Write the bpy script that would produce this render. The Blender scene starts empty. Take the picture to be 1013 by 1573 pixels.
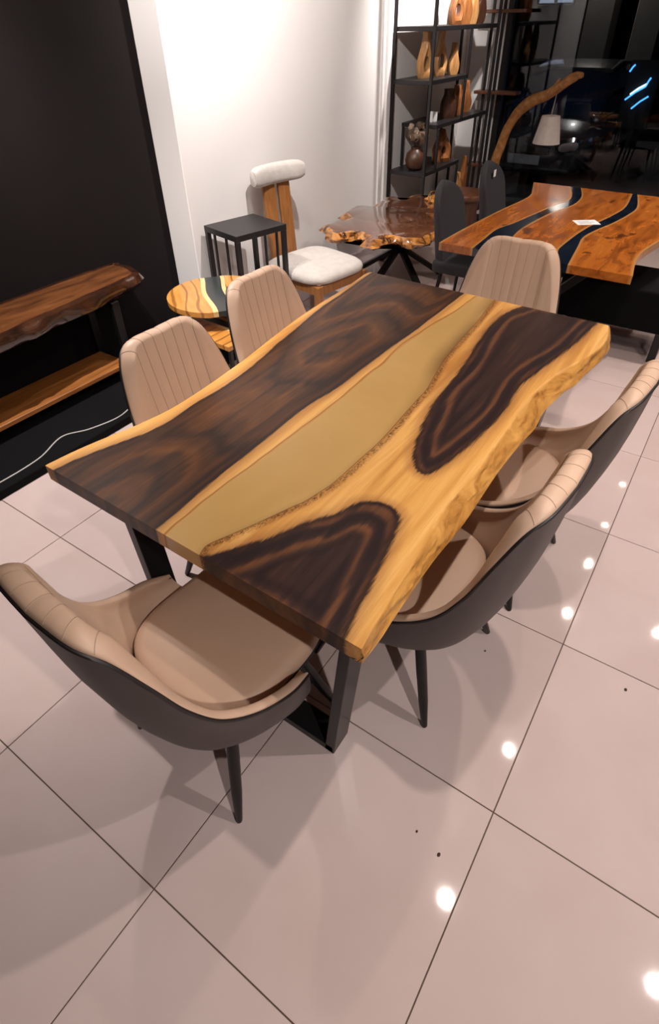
import bpy, bmesh, math, random
import numpy as np
from mathutils import Vector, Matrix, noise
random.seed(7)
C = bpy.context.scene.collection
PI = math.pi

# ------------------------------------------------------------------ camera, world, light, exposure
CAM_R = Vector((0.828, 0.561, -0.016)); CAM_U = Vector((-0.341, 0.525, 0.780)); CAM_F = Vector((-0.446, 0.640, -0.625))
CAM_F.normalize(); CAM_R = (CAM_R - CAM_F * CAM_R.dot(CAM_F)).normalized(); CAM_U = CAM_R.cross(CAM_F)
cd = bpy.data.cameras.new('camera'); cam = bpy.data.objects.new('camera', cd); C.objects.link(cam)
M3 = Matrix((CAM_R, CAM_U, -CAM_F)).transposed().to_4x4(); M3.translation = Vector((0.706, -0.128, 1.858))
cam.matrix_world = M3
cd.sensor_fit = 'VERTICAL'; cd.sensor_height = 36.0; cd.lens = 872.0 / 1573.0 * 36.0
cd.shift_y = -60.0 / 1573.0; cd.clip_start = 0.02
bpy.context.scene.camera = cam

W = bpy.data.worlds.new('night'); bpy.context.scene.world = W; W.use_nodes = True
W.node_tree.nodes['Background'].inputs[0].default_value = (0.35, 0.45, 0.75, 1)
W.node_tree.nodes['Background'].inputs[1].default_value = 0.006
vs = bpy.context.scene.view_settings
vs.view_transform = 'Standard'; vs.look = 'None'; vs.gamma = 1.0; vs.use_curve_mapping = False; vs.exposure = 0.2

CEIL = 2.9
LAMP_COL = (1.0, 0.875, 0.79)
COOL = (1.0, 0.925, 0.885)
# downlights and added fills: x, y, power, aim point, cone degrees
LAMPS = [
    (0.62, 1.28, 68, (0.3, 1.2, 0), 110, 0), (0.62, 2.5, 50, (0.3, 2.4, 0), 110, 0), (0.62, 4.15, 105, (0.2, 4.1, 0), 110, 0),
    (0.62, 4.95, 40, (0.3, 4.8, 0), 100, 0), (0.62, 5.7, 35, (0.2, 5.6, 0), 100, 0), (0.62, 6.6, 25, (0.2, 6.4, 0), 100, 0),
    (1.42, 4.4, 40, (1.4, 4.2, 0), 100, 1),
    (1.9, -0.4, 135, (1.6, 0.2, 0), 120, 1), (1.9, 1.6, 88, (1.5, 1.6, 0), 120, 1),
    (-1.75, 1.2, 260, (-2.15, 1.25, 0), 98, 1), (-2.1, 1.4, 120, (-2.5, 2.75, 1.1), 75, 1),  # added fills for the left floor and the return wall
    (-1.30, 3.05, 185, (-2.42, 3.75, 1.8), 105, 1), (-1.45, 5.75, 205, (-2.42, 5.95, 2.0), 90, 1),
    (-1.3, 2.35, 34, (-1.9, 2.7, 0.6), 100, 1),
]

# ------------------------------------------------------------------ helpers
def link(o):
    C.objects.link(o); return o

def obj(name, data, mat=None, parent=None, smooth=None, kind=None):
    """data: bmesh or (verts, faces)"""
    me = bpy.data.meshes.new(name)
    if isinstance(data, bmesh.types.BMesh):
        data.to_mesh(me); data.free()
    else:
        me.from_pydata([tuple(v) for v in data[0]], [], [tuple(f) for f in data[1]]); me.update()
    for m in (mat if isinstance(mat, (list, tuple)) else [mat]):
        if m: me.materials.append(m)
    if smooth is not None:
        me.polygons.foreach_set('use_smooth', [True] * len(me.polygons))
        me.set_sharp_from_angle(angle=math.radians(smooth))
    o = link(bpy.data.objects.new(name, me))
    if parent: o.parent = parent
    if kind: o['kind'] = kind
    return o

def tag(o, label, cat, group=None, kind=None):
    o['label'] = label; o['category'] = cat
    if group: o['group'] = group
    if kind: o['kind'] = kind
    return o

def thing(name, label, cat, loc=(0, 0, 0), rz=0.0, group=None):
    o = link(bpy.data.objects.new(name, None)); o.location = loc; o.rotation_euler = (0, 0, rz)
    o.empty_display_size = 0.1
    return tag(o, label, cat, group)

def copy_tree(o, parent=None):
    c = o.copy(); C.objects.link(c)
    if parent: c.parent = parent
    for ch in list(o.children): copy_tree(ch, c)
    return c

def struct(o): o['kind'] = 'structure'; return o

def box(x0, x1, y0, y1, z0, z1, bev=0.0, seg=2, bm=None):
    b = bmesh.new()
    g = bmesh.ops.create_cube(b, size=1)
    for v in b.verts:
        v.co = ((x0 + x1) / 2 + v.co.x * (x1 - x0), (y0 + y1) / 2 + v.co.y * (y1 - y0), (z0 + z1) / 2 + v.co.z * (z1 - z0))
    if bev > 0:
        bmesh.ops.bevel(b, geom=b.edges[:], offset=bev, segments=seg, profile=0.6, affect='EDGES')
    return join(bm, b)

def join(bm, b):
    if bm is None: return b
    me = bpy.data.meshes.new('tmp'); b.to_mesh(me); b.free(); bm.from_mesh(me); bpy.data.meshes.remove(me)
    return bm

def loft(rings, closed=True, cap=True, bm=None):
    b = bm or bmesh.new()
    R = [[b.verts.new(p) for p in r] for r in rings]
    n = len(R[0])
    for a, c in zip(R, R[1:]):
        for i in range(n if closed else n - 1):
            j = (i + 1) % n
            b.faces.new((a[i], a[j], c[j], c[i]))
    if cap and closed:
        b.faces.new(R[0][::-1]); b.faces.new(R[-1])
    bmesh.ops.recalc_face_normals(b, faces=b.faces[:])
    return b

def tube(pts, rad, n=8, bm=None, cap=True):
    pts = [Vector(p) for p in pts]
    if not isinstance(rad, (list, tuple)): rad = [rad] * len(pts)
    rings = []; up = None
    for i, p in enumerate(pts):
        t = (pts[min(i + 1, len(pts) - 1)] - pts[max(i - 1, 0)]).normalized()
        if up is None:
            up = Vector((0, 0, 1)) if abs(t.z) < 0.9 else Vector((1, 0, 0))
        a = (up - t * up.dot(t)).normalized(); up = a
        c = t.cross(a)
        rings.append([p + (a * math.cos(2 * PI * k / n) + c * math.sin(2 * PI * k / n)) * rad[i] for k in range(n)])
    return loft(rings, True, cap, bm)

def lathe(prof, n=24, bm=None, center=(0, 0, 0), jit=0.0):
    cx, cy, cz = center
    rings = [[(cx + r * math.cos(2 * PI * k / n) * (1 + jit * math.sin(3 * 2 * PI * k / n + z * 9)), cy + r * math.sin(2 * PI * k / n), cz + z) for k in range(n)] for r, z in prof]
    return loft(rings, True, True, bm)

def beam(a, b, w, h, bm=None, bev=0.002, side=None):
    """rectangular bar from a to b, w across 'side', h the other way"""
    a = Vector(a); b = Vector(b); t = (b - a).normalized()
    s = Vector(side) if side else (Vector((0, 1, 0)) if abs(t.y) < 0.9 else Vector((1, 0, 0)))
    s = (s - t * s.dot(t)).normalized(); u = t.cross(s)
    rings = [[p + s * (w / 2 * i) + u * (h / 2 * j) for i, j in ((-1, -1), (1, -1), (1, 1), (-1, 1))] for p in (a, b)]
    q = loft(rings)
    if bev: bmesh.ops.bevel(q, geom=q.edges[:], offset=bev, segments=1, affect='EDGES')
    return join(bm, q)

def prism(poly, z0, z1, bm=None, bev=0.0):
    q = loft([[(x, y, z0) for x, y in poly], [(x, y, z1) for x, y in poly]])
    if bev: bmesh.ops.bevel(q, geom=q.edges[:], offset=bev, segments=2, affect='EDGES')
    return join(bm, q)

def crom(P, n):
    """Catmull-Rom through P, n samples per span"""
    P = [np.array(p, float) for p in P]; out = []
    for i in range(len(P) - 1):
        p0 = P[max(i - 1, 0)]; p1 = P[i]; p2 = P[i + 1]; p3 = P[min(i + 2, len(P) - 1)]
        for k in range(n):
            t = k / n
            out.append(0.5 * ((2 * p1) + (p2 - p0) * t + (2 * p0 - 5 * p1 + 4 * p2 - p3) * t * t + (3 * p1 - p0 - 3 * p2 + p3) * t ** 3))
    out.append(P[-1]); return np.array(out)

# ------------------------------------------------------------------ materials
class NT:
    def __init__(s, name):
        s.m = bpy.data.materials.new(name); s.m.use_nodes = True
        s.t = s.m.node_tree; s.p = s.t.nodes['Principled BSDF']; s.out = s.t.nodes['Material Output']
        s.tc = None
    def n(s, ty, **kw):
        x = s.t.nodes.new(ty)
        for k, v in kw.items(): setattr(x, k, v)
        return x
    def L(s, a, b): s.t.links.new(a, b)
    def sock(s, x, v):
        if isinstance(v, (int, float, tuple)): x.default_value = v
        else: s.L(v, x)
    def coord(s, scale=(1, 1, 1), which='Object', rot=(0, 0, 0)):
        tc = s.n('ShaderNodeTexCoord'); mp = s.n('ShaderNodeMapping')
        mp.inputs['Scale'].default_value = scale; mp.inputs['Rotation'].default_value = rot
        s.L(tc.outputs[which], mp.inputs['Vector']); return mp.outputs[0]
    def noise(s, vec, scale=5, detail=4, rough=0.5, dist=0.0):
        x = s.n('ShaderNodeTexNoise'); x.inputs['Scale'].default_value = scale; x.inputs['Detail'].default_value = detail
        x.inputs['Roughness'].default_value = rough; x.inputs['Distortion'].default_value = dist
        s.L(vec, x.inputs['Vector']); return x.outputs[0]
    def math(s, op, a, b=0.0, c=None):
        x = s.n('ShaderNodeMath', operation=op); s.sock(x.inputs[0], a); s.sock(x.inputs[1], b)
        if c is not None: s.sock(x.inputs[2], c)
        return x.outputs[0]
    def ramp(s, fac, stops, interp='LINEAR'):
        x = s.n('ShaderNodeValToRGB'); cr = x.color_ramp; cr.interpolation = interp
        while len(cr.elements) < len(stops): cr.elements.new(0.5)
        for e, (p, c) in zip(cr.elements, stops):
            e.position = p; e.color = (c[0], c[1], c[2], 1) if isinstance(c, tuple) else (c, c, c, 1)
        s.L(fac, x.inputs[0]); return x.outputs[0]
    def rng(s, v, a, b, c=0.0, d=1.0, smooth=True):
        x = s.n('ShaderNodeMapRange', interpolation_type='SMOOTHSTEP' if smooth else 'LINEAR')
        s.sock(x.inputs[0], v); x.inputs[1].default_value = a; x.inputs[2].default_value = b
        x.inputs[3].default_value = c; x.inputs[4].default_value = d; return x.outputs[0]
    def mix(s, f, a, b, blend='MIX'):
        x = s.n('ShaderNodeMix', data_type='RGBA', blend_type=blend)
        s.sock(x.inputs[0], f); 
        for q, v in ((x.inputs[6], a), (x.inputs[7], b)):
            if isinstance(v, tuple): q.default_value = (v[0], v[1], v[2], 1)
            else: s.L(v, q)
        return x.outputs[2]
    def attr(s, name):
        x = s.n('ShaderNodeAttribute', attribute_name=name); return x.outputs['Fac']
    def bump(s, h, strength=0.3, dist=0.01):
        x = s.n('ShaderNodeBump'); x.inputs['Strength'].default_value = strength; x.inputs['Distance'].default_value = dist
        s.L(h, x.inputs['Height']); s.L(x.outputs[0], s.p.inputs['Normal'])
    def set(s, col=None, rough=None, metal=None, coat=None, spec=None, sheen=None):
        for k, v in (('Base Color', col), ('Roughness', rough), ('Metallic', metal), ('Coat Weight', coat), ('Specular IOR Level', spec), ('Sheen Weight', sheen)):
            if v is None: continue
            if isinstance(v, tuple): v = (v[0], v[1], v[2], 1)
            s.sock(s.p.inputs[k], v)
        return s

def simple(name, col, rough=0.5, metal=0.0, var=0.12, scale=30, bump=0.0, coat=0.0):
    t = NT(name); v = t.coord(); f = t.noise(v, scale, 3)
    c = t.mix(f, tuple(x * (1 - var) for x in col), tuple(min(1, x * (1 + var)) for x in col))
    t.set(c, rough, metal, coat)
    if bump: t.bump(t.noise(v, scale * 4, 3), bump, 0.002)
    return t.m

def emis(name, col, st):
    t = NT(name); t.set((0.02, 0.02, 0.02), 0.4)
    t.p.inputs['Emission Color'].default_value = (*col, 1); t.p.inputs['Emission Strength'].default_value = st
    return t.m

def wood(name, dark, light, scale=(30, 3, 30), rough=0.35, coat=0.0, rings=0.0, rot=(0, 0, 0)):
    t = NT(name); v = t.coord(scale, rot=rot); f = t.noise(v, 1.0, 6, 0.6, 0.6)
    if rings:
        w = t.n('ShaderNodeTexWave', wave_type='BANDS', bands_direction='X'); w.inputs['Scale'].default_value = rings
        w.inputs['Distortion'].default_value = 9.0; w.inputs['Detail'].default_value = 2.0; w.inputs['Detail Scale'].default_value = 0.6
        t.L(t.coord((1, 0.25, 1), rot=rot), w.inputs['Vector'])
        f = t.math('MULTIPLY_ADD', t.math('POWER', w.outputs['Fac'], 0.5), 0.6, t.math('MULTIPLY', f, 0.4))
    c = t.ramp(f, [(0.28, dark), (0.72, light)])
    t.set(c, rough, 0, coat); t.p.inputs['Coat Roughness'].default_value = 0.08
    t.bump(f, 0.08, 0.002)
    return t.m

M = {}
M['black_metal'] = simple('black_metal', (0.012, 0.011, 0.012), 0.42, 0.0, 0.2, 60)
M['black_steel'] = simple('black_steel', (0.010, 0.010, 0.011), 0.35, 0.3, 0.2, 60)
M['leather'] = simple('beige_leather', (0.52, 0.352, 0.252), 0.5, 0, 0.06, 9, 0.10)
M['seam'] = simple('seam_thread', (0.33, 0.235, 0.17), 0.7)
M['shell'] = simple('taupe_shell', (0.062, 0.047, 0.043), 0.55, 0, 0.12, 25, 0.1)
M['piping'] = simple('black_piping', (0.010, 0.007, 0.007), 0.5)
M['boucle'] = NT('white_boucle').set((0.72, 0.66, 0.61), 0.95).m
t = NT('white_boucle'); v = t.coord(); f = t.noise(v, 130, 3, 0.7)
t.set(t.mix(t.noise(v, 22, 3), (0.50, 0.455, 0.425), (0.66, 0.62, 0.58)), 0.95); t.bump(f, 0.9, 0.006); M['boucle'] = t.m
M['grey_fabric'] = simple('charcoal_fabric', (0.023, 0.022, 0.026), 0.8, 0, 0.2, 120, 0.4)
M['teak'] = wood('teak_frame', (0.20, 0.075, 0.02), (0.36, 0.15, 0.045), (60, 60, 5), 0.4)
M['orange_wood'] = wood('oiled_orange_slab', (0.16, 0.040, 0.007), (0.42, 0.125, 0.022), (14, 3.0, 14), 0.16, 0.7)
M['carved'] = wood('carved_pale_wood', (0.33, 0.14, 0.045), (0.60, 0.33, 0.13), (40, 40, 6), 0.35)
M['carved_red'] = wood('carved_reddish_wood', (0.19, 0.06, 0.018), (0.40, 0.16, 0.05), (40, 40, 6), 0.35)
M['dark_carved'] = wood('dark_carved_wood', (0.03, 0.012, 0.008), (0.10, 0.04, 0.02), (40, 40, 6), 0.4)
M['shelf_wood'] = wood('brown_board', (0.08, 0.028, 0.012), (0.17, 0.065, 0.03), (40, 6, 40), 0.4)
M['live_top'] = wood('glossy_root_slab', (0.075, 0.026, 0.012), (0.17, 0.065, 0.032), (9, 5, 9), 0.10, 1.0)
t = NT('root_edge'); f = t.noise(t.coord((9, 9, 9)), 1.0, 3, 0.6, 1.0)
t.set(t.ramp(f, [(0.40, (0.018, 0.007, 0.004)), (0.47, (0.22, 0.075, 0.016)), (0.58, (0.52, 0.22, 0.05)), (0.75, (0.62, 0.32, 0.09))]), 0.18, 0, 0.8); t.p.inputs['Coat Roughness'].default_value = 0.05
t.bump(f, 0.5, 0.02); M['root'] = t.m
M['console_top'] = wood('console_slab', (0.045, 0.014, 0.006), (0.20, 0.072, 0.022), (14, 3, 14), 0.2, 0.8)
M['console_edge'] = wood('console_bark_edge', (0.006, 0.003, 0.0025), (0.075, 0.026, 0.010), (9, 6, 9), 0.12, 1.0)
M['console_shelf'] = wood('console_lower_board', (0.20, 0.065, 0.014), (0.40, 0.155, 0.040), (30, 2.5, 30), 0.4)
t = NT('acacia_round_top'); v = t.coord((1, 0.45, 1)); f = t.noise(t.coord((22, 4, 22)), 1.0, 5, 0.6)
w = t.n('ShaderNodeTexWave', wave_type='BANDS', bands_direction='X'); w.inputs['Scale'].default_value = 4.5; w.inputs['Distortion'].default_value = 5.0; w.inputs['Detail'].default_value = 1.5; w.inputs['Detail Scale'].default_value = 1.2
t.L(v, w.inputs['Vector'])
c = t.ramp(f, [(0.3, (0.50, 0.20, 0.035)), (0.7, (0.66, 0.31, 0.075))])
c = t.mix(t.rng(w.outputs['Fac'], 0.16, 0.02, 0, 0.7), c, (0.17, 0.055, 0.010))
t.set(c, 0.3, 0, 0.3); M['acacia'] = t.m
M['acacia_sap'] = wood('acacia_sapwood', (0.62, 0.42, 0.17), (0.74, 0.55, 0.27), (30, 3, 30), 0.3)
M['slate_resin'] = simple('slate_resin', (0.030, 0.036, 0.037), 0.22, 0, 0.15, 12)
M['brown_resin'] = simple('brown_resin', (0.020, 0.010, 0.007), 0.25)
M['white_shade'] = simple('white_lamp_shade', (0.82, 0.76, 0.70), 0.8)
M['branch'] = wood('driftwood_branch', (0.24, 0.085, 0.02), (0.60, 0.29, 0.085), (20, 20, 20), 0.5)
M['white_paint'] = simple('white_paint', (0.78, 0.755, 0.74), 0.7, 0, 0.015, 3)
M['warm_paint'] = simple('warm_paint', (0.68, 0.62, 0.565), 0.7, 0, 0.02, 3)
M['dark_paint'] = simple('dark_wall_paint', (0.0075, 0.0052, 0.0056), 0.85, 0, 0.15, 6)
M['ceiling'] = simple('ceiling_paint', (0.24, 0.215, 0.20), 0.9, 0, 0.03, 2)
M['black_carpet'] = simple('black_plinth', (0.004, 0.004, 0.0045), 0.95)
for q in ('black_carpet', 'dark_paint'): M[q].node_tree.nodes['Principled BSDF'].inputs['Specular IOR Level'].default_value = 0.15
M['cable'] = simple('white_cable', (0.50, 0.48, 0.47), 0.5)
M['paper'] = simple('white_paper', (0.75, 0.75, 0.75), 0.8)
M['print'] = simple('grey_print', (0.25, 0.25, 0.27), 0.8)
M['grout'] = simple('grout', (0.115, 0.075, 0.058), 0.85)
M['lamp_glow'] = emis('downlight_glow', (1.0, 0.86, 0.70), 55.0)

# polished porcelain
t = NT('porcelain_tile'); v = t.coord(which='Object'); oi = t.n('ShaderNodeObjectInfo')
mp = t.n('ShaderNodeVectorMath', operation='ADD'); t.L(v, mp.inputs[0])
cx = t.n('ShaderNodeCombineXYZ'); t.L(t.math('MULTIPLY', oi.outputs['Random'], 37.0), cx.inputs[0]); t.L(cx.outputs[0], mp.inputs[1])
f = t.noise(mp.outputs[0], 2.2, 5, 0.55, 0.4); g = t.noise(mp.outputs[0], 60, 3)
c = t.ramp(f, [(0.3, (0.545, 0.425, 0.402)), (0.7, (0.605, 0.490, 0.470))])
c = t.mix(t.math('MULTIPLY', oi.outputs['Random'], 0.25), c, (0.51, 0.40, 0.365))
t.set(c, t.rng(f, 0.2, 0.8, 0.025, 0.05))
t.bump(g, 0.010, 0.002); M['tile'] = t.m

# boucle done; blue river resin with cloudy pearl
t = NT('blue_resin'); v = t.coord(); f = t.noise(v, 9, 5, 0.6, 1.2)
t.set(t.ramp(f, [(0.3, (0.003, 0.005, 0.010)), (0.75, (0.013, 0.022, 0.042))]), 0.10, 0, 0.8); M['blue_resin'] = t.m

# gold river resin; 'edge' = 1 next to the right bank where the bark shows through the clear resin
t = NT('gold_resin'); v = t.coord(); f = t.noise(v, 3.0, 3, 0.5, 0.8)
c = t.mix(f, (0.40, 0.235, 0.070), (0.50, 0.305, 0.105))
c = t.mix(t.math('MULTIPLY', t.attr('edge'), t.rng(t.noise(t.coord((6, 2, 6)), 1.0, 2), 0.3, 0.7, 0.35, 0.95)), c, (0.15, 0.07, 0.018))
t.set(c, 0.30, 0, 0.25); M['gold_resin'] = t.m

def slab_material(name, lam, sharp, amp, right):
    """walnut-like slab: 'heart' signed distance into heartwood (m), 'ring' figure coordinate (m),
    'resin' distance to river bank (m), 'bark' 1 on the live edge"""
    t = NT(name)
    grain = t.noise(t.coord((46, 1.7, 46)), 1.0, 5, 0.6, 0.5)
    streak = t.noise(t.coord((16, 0.8, 16)), 1.0, 4, 0.6, 0.8)
    fib = t.noise(t.coord((420, 9, 420)), 1.0, 3, 0.6)
    wav = t.noise(t.coord((7, 2.0, 7)), 1.0, 3, 0.55, 0.5)
    big = t.noise(t.coord((3.0, 1.4, 3.0)), 1.0, 2, 0.5)
    feather = t.noise(t.coord((170, 12, 170)), 1.0, 4, 0.65)
    h0 = t.attr('heart')
    fe = t.math('MULTIPLY', t.math('SUBTRACT', feather, 0.5), 0.028 if right else 0.016)
    h = t.math('ADD', h0, fe)
    h = t.math('ADD', h, t.math('MULTIPLY', t.math('SUBTRACT', wav, 0.5), 0.012))
    hm = t.rng(h, -sharp, sharp)
    sap = t.ramp(streak, [(0.30, (0.43, 0.185, 0.040)), (0.48, (0.63, 0.325, 0.086)), (0.70, (0.72, 0.410, 0.135))])
    sap = t.mix(t.math('MULTIPLY', t.rng(fib, 0.35, 0.75), 0.22), sap, (0.36, 0.155, 0.036))
    sap = t.mix(t.math('MULTIPLY', t.rng(grain, 0.50, 0.72), 0.35), sap, (0.38, 0.165, 0.040))
    sap = t.mix(t.math('MULTIPLY', t.rng(h, -0.040, -0.002), 0.55), sap, (0.26, 0.105, 0.036))
    # darker, burled wood along the river bank
    rs = t.attr('resin')
    speck = t.noise(t.coord((170, 95, 170)), 1.0, 4, 0.8)
    rw = t.math('ADD', rs, t.math('MULTIPLY', t.math('SUBTRACT', wav, 0.5), 0.03))
    band = t.rng(rw, 0.034 if right else 0.022, 0.010)
    sap = t.mix(t.math('MULTIPLY', band, t.rng(streak, 0.25, 0.6, 0.75, 0.35)), sap, (0.30, 0.125, 0.030))
    if right:
        sap = t.mix(t.math('MULTIPLY', t.math('MULTIPLY', band, t.rng(rw, -0.002, 0.010)), t.rng(speck, 0.42, 0.60)), sap, (0.085, 0.032, 0.012))
    else:
        sap = t.mix(t.math('MULTIPLY', t.rng(t.math('ABSOLUTE', t.math('SUBTRACT', rw, 0.014)), 0.005, 0.001), 0.6), sap, (0.14, 0.050, 0.014))
    edge = t.rng(rs, 0.0045, 0.001)
    sap = t.mix(t.math('MULTIPLY', edge, 0.80), sap, (0.085, 0.034, 0.011))
    # heartwood figure
    r = t.math('ADD', t.attr('ring'), t.math('MULTIPLY', t.math('SUBTRACT', wav, 0.5), lam * 0.9))
    r = t.math('ADD', r, t.math('MULTIPLY', t.math('SUBTRACT', big, 0.5), lam * 1.6))
    r = t.math('ADD', r, t.math('MULTIPLY', t.math('SUBTRACT', streak, 0.5), lam * 0.5))
    s1 = t.math('SINE', t.math('MULTIPLY', r, 2 * PI / lam))
    s2 = t.math('SINE', t.math('MULTIPLY', r, 2 * PI / lam * 2.7))
    fig = t.math('ADD', t.math('MULTIPLY', s1, amp), t.math('MULTIPLY', s2, amp * (0.12 if right else 0.35)))
    if right:                                   # the figure fades to an even purple brown inside
        fade = t.rng(t.attr('ring'), 0.115, 0.07)
        fig = t.math('MULTIPLY', fig, fade); fig = t.math('SUBTRACT', fig, t.math('MULTIPLY', t.math('SUBTRACT', 1.0, fade), 0.12))
    fig = t.math('ADD', fig, t.math('MULTIPLY', t.math('SUBTRACT', grain, 0.5), 0.75))
    fig = t.math('ADD', fig, t.math('MULTIPLY', t.math('SUBTRACT', streak, 0.5), 0.85))
    fig = t.math('ADD', fig, 0.46)
    if right:
        hc = t.ramp(fig, [(0.15, (0.018, 0.0095, 0.0095)), (0.48, (0.036, 0.0175, 0.0145)), (0.70, (0.085, 0.034, 0.017)), (0.92, (0.125, 0.050, 0.021))])
    else:
        hc = t.ramp(fig, [(0.10, (0.020, 0.0090, 0.0060)), (0.42, (0.050, 0.0195, 0.0085)), (0.70, (0.088, 0.032, 0.0105)), (0.98, (0.140, 0.053, 0.016))])
    hc = t.mix(t.math('MULTIPLY', t.rng(fib, 0.45, 0.8), 0.35), hc, (0.012, 0.006, 0.005))
    dk = t.rng(h, 0.026, 0.006)
    hc = t.mix(t.math('MULTIPLY', dk, 0.80), hc, (0.013, 0.0070, 0.0068))
    c = t.mix(hm, sap, hc)
    # live edge
    bk = t.attr('bark')
    kn = t.noise(t.coord((13, 7, 30)), 1.0, 5, 0.65, 0.8)
    bc = t.ramp(kn, [(0.30, (0.16, 0.060, 0.014)), (0.46, (0.40, 0.185, 0.042)), (0.68, (0.57, 0.30, 0.080))])
    c = t.mix(t.math('MULTIPLY', bk, t.rng(h0, 0.0, -0.01)), c, bc)
    t.set(c, t.math('ADD', t.math('MULTIPLY', fib, 0.12), 0.30)); t.p.inputs['Specular IOR Level'].default_value = 0.24
    t.bump(t.math('ADD', fib, t.math('MULTIPLY', bk, kn)), 0.10, 0.004)
    return t.m
M['slab_l'] = slab_material('walnut_slab_left', 0.10, 0.004, 0.22, False)
M['slab_r'] = slab_material('walnut_slab_right', 0.050, 0.007, 0.33, True)

# ------------------------------------------------------------------ room
XW, YB, XR, YN = -2.42, 7.15, 3.4, -2.7     # white wall plane, storefront, right wall, wall behind the camera
XD, YE = -2.655, 2.75                        # dark wall plane, where it ends
T = 0.7
floor = struct(obj('floor', box(XD, XR, YN, YB, -0.06, -0.004), M['grout']))
tmesh = {}
g = 0.0018
for i in range(-4, 5):
    for j in range(-4, 11):
        x0, x1 = max(i * T, XD), min((i + 1) * T, XR); y0, y1 = max(j * T, YN), min((j + 1) * T, YB)
        if x1 - x0 < 0.02 or y1 - y0 < 0.02: continue
        k = (round(x1 - x0, 3), round(y1 - y0, 3))
        if k not in tmesh:
            b = box(-k[0] / 2 + g, k[0] / 2 - g, -k[1] / 2 + g, k[1] / 2 - g, -0.004, 0.0, 0.0008, 1)
            me = bpy.data.meshes.new('tile'); b.to_mesh(me); b.free(); me.materials.append(M['tile']); tmesh[k] = me
        o = link(bpy.data.objects.new('tile', tmesh[k])); o.location = ((x0 + x1) / 2, (y0 + y1) / 2, 0); o.parent = floor
struct(obj('ceiling', box(XD - 0.1, XR + 0.1, YN - 0.1, YB + 0.1, CEIL, CEIL + 0.1), M['ceiling']))
struct(obj('wall_left', box(XD - 0.1, XD, YN, YE, -0.06, CEIL), M['dark_paint']))
wb = box(XD - 0.1, XW, YE, YB + 0.1, -0.06, CEIL, 0.004, 1)
struct(obj('wall_middle', wb, M['white_paint']))
struct(obj('wall_right', box(XR, XR + 0.1, YN, YB, -0.06, CEIL), M['warm_paint']))
struct(obj('wall_back', box(XD, XR, YN - 0.1, YN, -0.06, CEIL), M['dark_paint']))
struct(obj('wall_corner', box(XW, -2.0, YB, YB + 0.1, -0.06, CEIL), M['white_paint']))
# pilaster edge strip on the white wall
struct(obj('trim_1', box(XW, XW + 0.035, 5.36, 5.43, 0, CEIL, 0.004, 1), M['white_paint']))
struct(obj('trim_2', box(XW, XW + 0.018, 5.28, 5.345, 0, CEIL, 0.003, 1), M['white_paint']))
# storefront
win = struct(obj('window_1', box(-2.0, XR, YB, YB + 0.08, 0.0, 0.09, 0.003, 1), M['black_metal']))
for x in (-1.97, 0.75, XR - 0.03):
    obj('mullion', box(x - 0.03, x + 0.03, YB, YB + 0.08, 0.09, CEIL, 0.003, 1), M['black_metal'], win)
t = NT('window_glass'); tr = t.n('ShaderNodeBsdfTransparent'); gl = t.n('ShaderNodeBsdfGlossy'); gl.inputs['Roughness'].default_value = 0.0
tr.inputs[0].default_value = (0.80, 0.82, 0.85, 1)
fr = t.n('ShaderNodeFresnel'); fr.inputs[0].default_value = 1.45; mx = t.n('ShaderNodeMixShader')
t.L(t.math('MULTIPLY', fr.outputs[0], 0.9), mx.inputs[0]); t.L(tr.outputs[0], mx.inputs[1]); t.L(gl.outputs[0], mx.inputs[2]); t.L(mx.outputs[0], t.out.inputs[0])
for x0, x1 in ((-1.94, 0.72), (0.78, XR - 0.06)):
    obj('pane', box(x0, x1, YB + 0.035, YB + 0.043, 0.09, CEIL), t.m, win)
# black plinth along the dark wall
struct(obj('trim_3', box(XD, -1.875, -1.9, 2.72, 0.0, 0.05, 0.004, 1), M['black_carpet']))

# downlights and added fills with their lamps
for (x, y, pw, aim, cone, cool) in LAMPS:
    d = thing('downlight', 'round recessed warm ceiling downlight above the showroom floor, some added as fill', 'light', (x, y, CEIL), 0, 'recessed ceiling downlights')
    b = bmesh.new(); loft([[(r * math.cos(2 * PI * k / 24), r * math.sin(2 * PI * k / 24), z) for k in range(24)] for r, z in ((0.07, 0.0), (0.07, -0.012), (0.042, -0.012), (0.0345, -0.002))], True, False, b)
    obj('trim_ring', b, M['white_paint'], d, 40)
    obj('diffuser', lathe([(0.034, -0.006), (0.034, -0.004)], 20), M['lamp_glow'], d)
    ld = bpy.data.lights.new('lamp', 'SPOT'); ld.energy = pw * 1.12; ld.color = COOL if cool else LAMP_COL; ld.spot_size = math.radians(cone); ld.spot_blend = 0.75
    ld.shadow_soft_size = 0.03
    lo = link(bpy.data.objects.new('lamp', ld)); lo.parent = d; lo.location = (0, 0, -0.03)
    dv = Vector(aim) - Vector((x, y, CEIL)); lo.rotation_euler = dv.to_track_quat('-Z', 'Y').to_euler()

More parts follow.
